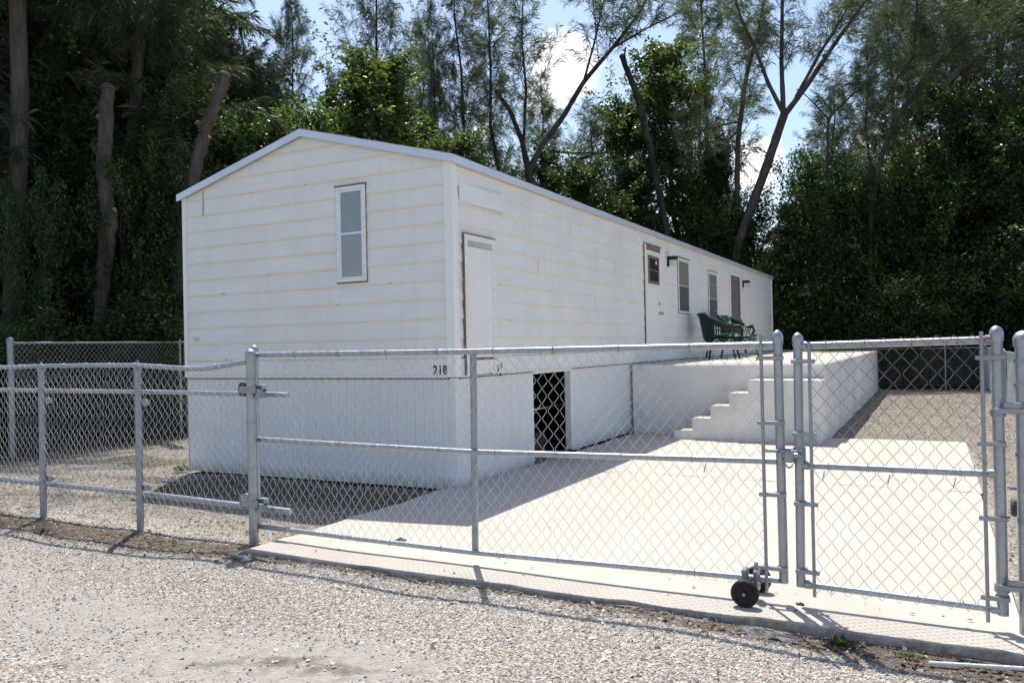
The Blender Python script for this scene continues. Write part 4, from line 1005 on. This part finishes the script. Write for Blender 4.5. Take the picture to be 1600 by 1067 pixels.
CAS = [proto_casuarina(11, 14, 2.5, 84, MAT['needle2'], per=11, sub=7, w=.011, taper=.5, updeg=(10, 60)), proto_casuarina(12, 14, 1.8, 84, MAT['needle2'], per=11, sub=7, w=.011, taper=.55, updeg=(25, 65), lean=.8),
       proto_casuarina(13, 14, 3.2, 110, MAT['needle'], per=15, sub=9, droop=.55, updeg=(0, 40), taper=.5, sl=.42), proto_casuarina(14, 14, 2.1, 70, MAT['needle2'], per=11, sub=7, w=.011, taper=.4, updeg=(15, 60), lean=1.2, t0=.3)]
BRD = [proto_broad(21, 7, 1.9, 26, MAT['leaf'], multi=2, leaf=.125, spread=.10, clus=3, per=14), proto_broad(22, 7, 2.1, 30, MAT['leaf'], multi=2, leaf=.13, spread=.09, clus=3, per=14), proto_broad(23, 7, 1.6, 34, MAT['leaf2'], multi=1, leaf=.12, spread=.09, clus=3, per=14), proto_broad(24, 7, 2.2, 26, MAT['leaf'], multi=3, leaf=.14, spread=.11, clus=3, per=13)]
BRT = [proto_broad(25, 12, 2.7, 60, MAT['leaf2'], sub=8, clus=4, per=15, leaf=.145, spread=.11), proto_broad(26, 12, 2.8, 56, MAT['leaf'], sub=8, clus=4, per=14, leaf=.15, spread=.11, multi=2)]
BSH = [proto_broad(31, 2.6, 1.1, 22, MAT['leaf'], multi=3, name='shrub', t0=.05, leaf=.10), proto_broad(32, 2.6, 1.2, 22, MAT['leaf2'], multi=2, name='shrub', t0=.05, leaf=.085)]
used = set()
ORD = 'first second third fourth fifth sixth seventh eighth ninth tenth eleventh twelfth thirteenth fourteenth fifteenth sixteenth'.split()
def put(proto, xyz, H, label, group=None, cat='tree', wide=1.0, rz=None):
    if proto.name in used: o = copy_tree(proto)
    else: o = proto; used.add(proto.name)
    s = H/proto['H']; o.location = xyz; o.scale = (s*wide, s*wide, s); o.rotation_euler = (0, 0, rnd.uniform(0, 6.28) if rz is None else rz)
    tag(o, label, cat)
    if group: o['group'] = group
    elif 'group' in o: del o['group']
    return o
def put_px(proto, px, d, top_py, label, group=None, wide=1.0, cat='tree'):
    b = on_ground(px, d); return put(proto, tuple(b), z_at(top_py, px, d), label, group, cat, wide)

# casuarinas one can tell apart over the roof
put_px(CAS[0], 466, 26, -15, 'feathery casuarina between the drooping one and the roof ridge', wide=.48)
put_px(CAS[2], 378, 23, 100, 'drooping dark casuarina behind the roof slope next to the leaning cut trunk', wide=.75)
put_px(CAS[0], 590, 29, -110, 'tall feathery casuarina behind the bright green tree above the roof ridge', wide=.62)
put_px(CAS[1], 690, 30, 8, 'slender pointed casuarina spire alone against the sky', wide=.45)
put_px(CAS[3], 745, 31, -70, 'tall narrow casuarina beside the slender spire, near the white cloud', wide=.7)
put_px(CAS[1], 792, 30, -50, 'tall narrow casuarina directly beside the white cloud', wide=.75)
put_px(CAS[3], 645, 33, 70, 'hazy grey green casuarina between the bright tree and the slender spire', wide=.85)
put_px(CAS[0], 846, 33, 125, 'low grey green casuarina under the white cloud', wide=.8)
put_px(CAS[3], 905, 34, 185, 'short grey casuarina right below the cloud behind the roof', wide=1.1)
# broadleaf trees above the roof line
put_px(BRT[0], 588, 25, 30, 'bright green leafy tree standing tallest behind the roof ridge', wide=1.15)
put_px(BRT[1], 545, 28, 140, 'darker leafy tree tucked behind the tallest bright green one', wide=.5)
put_px(BRD[2], 497, 22.5, 168, 'low bright green tree between roof peak and the tallest leafy tree', wide=.75)
put_px(BRD[2], 437, 21, 178, 'small yellow green treetop on the roof slope before the peak', wide=.7)
put_px(BRT[0], 738, 26, 165, 'yellow green leafy treetop above the near roof corner', wide=.75)
put_px(BRT[1], 655, 29, 160, 'dark leafy tree filling the gap under the slender spire', wide=.6)
put_px(BRT[1], 880, 30, 238, 'dark glossy leafed tree low over the roof middle', wide=1.1)
put_px(BRT[1], 960, 33, 265, 'dark leafy tree with rounded top over the roof past the forked trunk', wide=1.1)
put_px(BRT[0], 1050, 34, 18, 'tall loose green tree beside the cut leaning trunk over the roof', wide=.9)
put_px(BRT[0], 985, 35, 105, 'pale green leafy tree between the cloud and cut leaning trunk', wide=1.0)
put_px(BRT[1], 1122, 33, 205, 'dark leafy tree before the thin trunk behind the far roof', wide=.5)

# mass of dark trees at the right and left
g_r = 'dark broadleaf trees beyond the far end fence'
for n_, (px, d, ty, k) in enumerate(sorted([(1095,33,330,0), (1160,30.5,330,3), (1215,29,330,0), (1255,28,320,1), (1290,30,270,3), (1340,28,265,0), (1385,31,245,1), (1428,27.5,290,3), (1470,30,235,1), (1505,27,250,0), (1545,28,150,3), (1590,26,205,1), (1625,27,120,0), (1670,25,180,3)])):
    put_px(BRD[k], px, d, ty, ORD[n_]+' dark bushy tree from the trailer in the front row behind the end fence', g_r, wide=rnd.uniform(.75, .95))
for n_, (px, d, ty, k) in enumerate(sorted([(1130,38,380,1), (1200,38,400,3), (1270,38,400,0), (1340,38,420,1), (1410,38,410,3), (1480,37,400,0), (1550,37,380,1), (1620,36,300,3), (1050,40,380,0), (960,40,390,3)])):
    put_px(BRD[k], px, d, ty, ORD[n_]+' dark tree from the trailer in the rear row behind the end fence', g_r, wide=1.05)
g_l = 'dark broadleaf trees of the shaded grove'
left_trees = [(-70,19,150,0), (-10,20,120,3), (52,19,230,1), (88,20,80,0), (118,19,220,3), (150,20.5,100,1), (195,20,200,0), (235,21,90,3), (262,18.8,250,1), (300,21,200,0), (340,21,190,3), (390,22,215,1), (430,23.5,205,0), (120,24,0,3), (30,24,-20,1), (210,25,20,0), (300,26,100,3), (370,28,130,1), (-60,23,0,0), (85,28,-60,3), (170,29,-40,1)]
for row, sel in (('front', [q for q in left_trees if q[1] < 22]), ('rear', [q for q in left_trees if q[1] >= 22])):
    for n_, (px, d, ty, k) in enumerate(sorted(sel, reverse=True)):
        put_px(BRD[k], px, d, ty, ORD[n_]+' broadleaf tree from the trailer in the '+row+' row of the shaded grove', g_l, wide=rnd.uniform(.75, 1.0))
put_px(BRD[1], 50, 15.3, 285, 'leafy sapling in front of the thickest casuarina trunk in the grove', wide=.42)
put_px(BRD[1], 222, 16.6, 228, 'glossy leafed tree between the two cut trunks in the grove', wide=.6)
put_px(BRD[3], 256, 16.9, 300, 'low leafy tree against the end wall edge below the leaning cut trunk', wide=.6)
g_c = 'drooping casuarinas filling the shaded grove'
for n_, (px, d, ty, w_) in enumerate(sorted([(62,23,-200,1), (130,23,-220,1.1), (225,23,-160,.5),  (-40,20,-250,1.1), (165,27,-150,.9), (90,28,-150,1.2), (10,27,-200,1.2), (20,24,-260,1.3), (150,24,-240,1.3), (185,23,-200,.6), (-110,19,-300,1.2)], reverse=True)):
    put_px(CAS[2], px, d, ty, ORD[n_]+' drooping casuarina from the trailer inside the shaded grove', g_c, wide=w_)
g_d = 'feathery casuarinas at the back of the lot'
for n_, (px, d, ty, w_, k) in enumerate(sorted([(1120,37,-60,.8,0), (1410,37,-60,.8,0), (1490,36,-160,.8,0), (1300,33,130,.8,3), (1372,34,70,.8,3), (1452,33,30,.8,3), (1560,34,-220,1.2,0), (1640,32,-260,1.2,0), (1085,42,130,.8,1)])):
    put_px(CAS[k], px, d, ty, ORD[n_]+' airy casuarina from the trailer rising over the dark bushy end row', g_d, wide=w_)
# shrubs along the fences
g_s = 'dark shrubs growing along the grove fence'; g_s2 = 'dark shrubs growing along the far end fence'
for i in range(9):
    put(BSH[0], (-9.0-rnd.uniform(0, 1.2), -2.5+i*.95, 0), rnd.uniform(1.2, 2.3), ORD[i]+' dark shrub along the shaded grove fence, counted from its near end', g_s, 'shrub')
for i in range(13):
    put(BSH[1 if i % 6 == 5 else 0], (-.3+i*.78, 21.0+rnd.uniform(0, 1.2), 0), rnd.uniform(2.2, 3.4), ORD[i]+' shrub from the trailer along the far end fence', g_s2, 'shrub')

# trunks and limbs traced as they stand
def limb(pts): return np.array([P(a, b, d) for a, b, d in pts])
def rootless(name, label, base): return thing(name, tuple(base), label, 'tree')
STUB_BARK = 'bark'
def stub(label, pts, radii, seed, knots=()):
    path = limb(pts); o = rootless('cut_trunk', label, path[0]*np.array([1, 1, 0])); r = np.random.default_rng(seed)
    fine = np.array([along_path(path, t)[0] for t in np.linspace(0, .9999, 60)]); rr = np.interp(np.linspace(0, 1, 60), np.linspace(0, 1, len(radii)), radii)*(1+r.normal(0, .035, 60))*.84
    q = MB(); q.tube(fine+r.normal(0, .014, fine.shape), rr, 18, rough=.035); q.build('trunk', MAT[STUB_BARK], o, smooth='auto')
    e, d = along_path(path, .9999); q = MB(); q.tube([e-d*.02, e+d*.03, e+d*(.03+radii[-1]*.4)], [radii[-1]*1.0, radii[-1]*.93, radii[-1]*.5], 12); q.build('cut_end', MAT['bark'] , o)
    for t, az, L, rad in knots:
        b, td = along_path(path, t); dd = unit(RT*math.cos(az)+np.array([0, 0, 1])*math.sin(az)-FW*.3); q = MB(); q.tube([b, b+dd*L], [rad*1.25, rad], 9)
        k = q.build('branch_stub', MAT['bark'], o); q = MB(); q.tube([b+dd*L*.98, b+dd*(L+.015)], [rad*.95, rad*.9], 9); q.build('cut_face', MAT['cut'], k)
    return o
def tr_(seed, label, limbs, feathers, per=9, mat='needle', bark='bark', **kw):
    r = np.random.default_rng(seed); base = limb([limbs[0][0][0]])[0]*np.array([1, 1, 0]); o = rootless('casuarina_tree', label, base); wood = MB(); crown = MB(); paths = []
    for pts, radii in limbs:
        path = limb(pts); nf = 7*len(pts); fine = np.array([along_path(path, t)[0] for t in np.linspace(0, .9999, nf)])
        if len(fine) > 8: fine[2:-2] = (fine[1:-3]+fine[2:-2]*2+fine[3:-1])/4
        wood.tube(fine, np.interp(np.linspace(0, 1, nf), np.linspace(0, 1, len(radii)), radii)*.86*(1+r.normal(0, .03, nf)), 14, rough=.03); paths.append(path)
    for i, n_br, t0, L0, opts in feathers: feather(r, wood, crown, paths[i], n_br, t0, L0, per=per, **opts)
    wood.build('trunk', MAT[bark], o, smooth=True)
    if crown.n: crown.build('crown', MAT[mat], o)
    return o
stub('upright cut off trunk with bare knobbly top in the shaded grove', [(148,620,16.3), (156,500,16.3), (163,420,16.3), (171,348,16.2), (161,270,16.2), (166,190,16.2), (169,138,16.2)], [.16,.15,.15,.19,.16,.16,.15], 1, [(.88, 2.2, .22, .05), (.60, .2, .16, .06)])
stub('leaning cut off trunk with pale sawn stub beside the roof edge', [(262,620,17.2), (280,420,17.1), (300,285,17), (318,215,17), (335,165,17), (351,118,17)], [.22,.20,.19,.16,.15,.13], 2, [(.82, 2.3, .24, .06), (.80, .1, .14, .05)])
tr_(51, 'thickest trunked casuarina of the grove rising past the corner fence post', [([(6,640,16.6), (12,520,16.6), (20,420,16.6), (29,270,16.5), (31,140,16.5), (27,0,16.5), (24,-200,16.5)], [.17,.16,.20,.19,.185,.18,.13])],
    [(0, 34, .77, 3.2, dict(droop=.6, updeg=(-15, 30), taper=.2, sub=9))])
tr_(52, 'straight casuarina trunk between the two cut trunks in the grove', [([(200,640,19), (203,300,19), (208,200,19), (214,100,19), (224,0,19), (232,-220,19)], [.22,.19,.17,.16,.15,.10])],
    [(0, 46, .62, 1.9, dict(droop=.65, updeg=(-20, 25), taper=.1, sub=11))])
tr_(53, 'forked casuarina with one sawn limb and one limb crossing the cloud', [([(824,560,27), (826,300,27), (828,262,27)], [.20,.17,.15]),
    ([(827,275,27), (816,220,27), (796,172,27), (774,142,27)], [.12,.10,.09,.08]), ([(828,264,27), (850,222,27), (880,182,27.2), (912,128,27.4), (960,72,27.6), (1003,15,27.8), (1030,-40,28)], [.13,.115,.10,.085,.065,.045,.03]),
    ([(912,128,27.4), (928,70,27.4), (944,0,27.6), (950,-40,27.6)], [.05,.04,.03,.02]), ([(958,75,27.6), (1010,45,27.9), (1070,15,28.2)], [.05,.035,.015]), ([(818,225,27), (822,140,26.8), (815,60,26.8), (818,-30,26.8)], [.06,.05,.035,.02])],
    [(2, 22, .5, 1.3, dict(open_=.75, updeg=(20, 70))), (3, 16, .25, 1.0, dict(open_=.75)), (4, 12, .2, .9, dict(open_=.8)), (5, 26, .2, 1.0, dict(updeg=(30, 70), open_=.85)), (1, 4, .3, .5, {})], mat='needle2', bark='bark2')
STUB_BARK = 'bark2'
stub('tall leaning cut off trunk behind the far half of the roof', [(1048,520,30), (1042,360,30), (1028,295,30), (1014,225,30), (996,150,30), (972,88,30)], [.16,.15,.145,.14,.135,.12], 3, [(.985, 1.4, .45, .03), (.55, .3, .3, .03)])
tr_(54, 'tall casuarina dividing into three limbs above the far end of the roof', [([(1140,560,30), (1152,385,30), (1170,335,30), (1190,282,30), (1208,230,30), (1226,178,30)], [.24,.22,.21,.20,.19,.18]),
    ([(1226,180,30), (1200,130,29.8), (1180,75,29.6), (1160,35,29.4), (1140,-30,29.2)], [.10,.085,.07,.05,.03]), ([(1224,180,30), (1221,100,30.3), (1222,20,30.5), (1225,-70,30.6)], [.11,.09,.075,.05]),
    ([(1226,180,30), (1262,132,30), (1306,66,30), (1354,0,30), (1390,-50,30)], [.13,.11,.09,.065,.04]), ([(1244,152,30), (1282,82,29.7), (1320,22,29.5), (1345,-30,29.4)], [.085,.07,.05,.03]), ([(1290,180,30.5), (1260,150,30.5), (1245,140,30.4)], [.012,.02,.03])],
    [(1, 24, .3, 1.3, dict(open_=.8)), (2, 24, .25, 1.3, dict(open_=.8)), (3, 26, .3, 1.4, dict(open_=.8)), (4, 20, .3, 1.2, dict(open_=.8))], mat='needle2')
tr_(55, 'thin dark casuarina trunk touching the three limbed one', [([(1150,560,31), (1151,330,31), (1153,220,31), (1166,118,31), (1186,48,31), (1200,-40,31)], [.15,.14,.12,.11,.08,.05]), ([(1153,205,31), (1120,235,31), (1075,265,31)], [.06,.045,.02]), ([(1156,190,31), (1110,200,31), (1060,222,31)], [.05,.04,.015])],
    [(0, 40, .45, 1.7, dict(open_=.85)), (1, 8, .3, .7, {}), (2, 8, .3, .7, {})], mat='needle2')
tr_(56, 'leaning casuarina whose long limbs spread above the dark bushy row', [([(1352,600,28), (1362,330,28), (1374,253,28), (1400,187,28), (1430,140,28), (1476,89,28), (1524,42,28), (1575,-8,28)], [.16,.14,.11,.10,.10,.09,.08,.05]),
    ([(1470,140,27), (1500,108,27), (1532,88,27), (1570,62,27), (1610,28,27), (1640,0,27)], [.10,.10,.09,.085,.07,.05]), ([(1380,165,28.5), (1400,126,28.5), (1428,88,28.5), (1432,10,28.5), (1436,-50,28.5)], [.06,.055,.045,.03,.02]),
    ([(1292,330,29), (1294,185,29), (1330,150,29), (1362,122,29)], [.08,.07,.045,.02]), ([(1294,186,29), (1275,165,29), (1258,148,29)], [.045,.03,.015]), ([(1545,250,26.5), (1580,120,26.5), (1600,100,26.5), (1625,60,26.5)], [.09,.08,.07,.06])],
    [(0, 44, .42, 1.6, {}), (1, 30, .1, 1.5, {}), (2, 24, .2, 1.2, dict(open_=.85)), (3, 16, .3, 1.0, dict(open_=.85)), (5, 16, .2, 1.2, {})], mat='needle')
q = MB(); p_ = limb([(860,236,31), (900,240,31), (935,238,31), (918,246,31)]); q.tube(p_[:3], [.05,.05,.03], 8); q.tube(limb([(895,252,31), (915,246,31), (936,238,31)]), [.05,.06,.04], 8)
tag(q.build('fallen_limb', MAT['bark2'], smooth='auto'), 'dead horizontal limb lying in the treetops over the roof', 'branch')

# ------------------------------------------------------------------ light and sky
SUN = unit((-1.0, 1.5, 3.53))
el = math.asin(SUN[2]); rot = math.atan2(SUN[0], SUN[1])
sd_ = bpy.data.lights.new('sun', 'SUN'); sd_.energy = 5.0; sd_.angle = R(.53); sd_.color = (1.0, .955, .88)
so = bpy.data.objects.new('sun', sd_); col.objects.link(so); so.rotation_euler = Vector(SUN).to_track_quat('Z', 'Y').to_euler(); so.location = (0, 0, 30)
w = bpy.data.worlds.new('World'); sc.world = w; w.use_nodes = True; nt = w.node_tree; nt.nodes.clear()
out = nt.nodes.new('ShaderNodeOutputWorld'); bg = nt.nodes.new('ShaderNodeBackground'); bg.inputs['Strength'].default_value = .15
sky = nt.nodes.new('ShaderNodeTexSky'); sky.sky_type = 'NISHITA'; sky.sun_disc = False; sky.sun_elevation = el; sky.sun_rotation = rot; sky.dust_density = 1.2; sky.air_density = 1.0
tc = nt.nodes.new('ShaderNodeTexCoord')
def wn(t): return nt.nodes.new(t)
mp = wn('ShaderNodeMapping'); mp.inputs['Scale'].default_value = (1, 1, 1.6); nt.links.new(tc.outputs['Generated'], mp.inputs['Vector'])
nz = wn('ShaderNodeTexNoise'); nz.inputs['Scale'].default_value = 4.2; nz.inputs['Detail'].default_value = 8; nz.inputs['Roughness'].default_value = .6; nt.links.new(mp.outputs[0], nz.inputs['Vector'])
acc = None
for (px, py, rad_) in [(870, 108, .064), (895, 85, .035), (850, 160, .045), (1100, 245, .055), (1180, 255, .05), (1075, 300, .055), (760, 205, .04), (1370, 235, .05)]:
    dirv = unit(FW+(px-800)/F_PX*RT-(py-533.5)/F_PX*UP)
    vd = wn('ShaderNodeVectorMath'); vd.operation = 'DISTANCE'; nt.links.new(tc.outputs['Generated'], vd.inputs[0]); vd.inputs[1].default_value = tuple(dirv)
    mr_ = wn('ShaderNodeMapRange'); mr_.inputs['From Min'].default_value = rad_; mr_.inputs['From Max'].default_value = 0; nt.links.new(vd.outputs['Value'], mr_.inputs['Value'])
    if acc is None: acc = mr_.outputs[0]
    else:
        mx = wn('ShaderNodeMath'); mx.operation = 'MAXIMUM'; nt.links.new(acc, mx.inputs[0]); nt.links.new(mr_.outputs[0], mx.inputs[1]); acc = mx.outputs[0]
ad = wn('ShaderNodeMath'); ad.operation = 'MULTIPLY_ADD'; nt.links.new(nz.outputs['Fac'], ad.inputs[0]); ad.inputs[1].default_value = 1.7; nt.links.new(acc, ad.inputs[2])
rp_ = wn('ShaderNodeMapRange'); rp_.inputs['From Min'].default_value = 1.12; rp_.inputs['From Max'].default_value = 1.52; nt.links.new(ad.outputs[0], rp_.inputs['Value'])
mixc = wn('ShaderNodeMix'); mixc.data_type = 'RGBA'; nt.links.new(rp_.outputs[0], mixc.inputs[0]); nt.links.new(sky.outputs[0], mixc.inputs[6]); mixc.inputs[7].default_value = (7.5, 7.6, 7.8, 1)
nt.links.new(mixc.outputs[2], bg.inputs['Color']); nt.links.new(bg.outputs[0], out.inputs['Surface'])

sc.view_settings.view_transform = 'Standard'; sc.view_settings.look = 'None'; sc.view_settings.exposure = .35; sc.view_settings.gamma = 1
sc.cycles.max_bounces = 8; sc.cycles.diffuse_bounces = 4; sc.cycles.transparent_max_bounces = 8; sc.cycles.glossy_bounces = 3
sc.cycles.use_denoising = True
sc.cycles.sample_clamp_indirect = 6
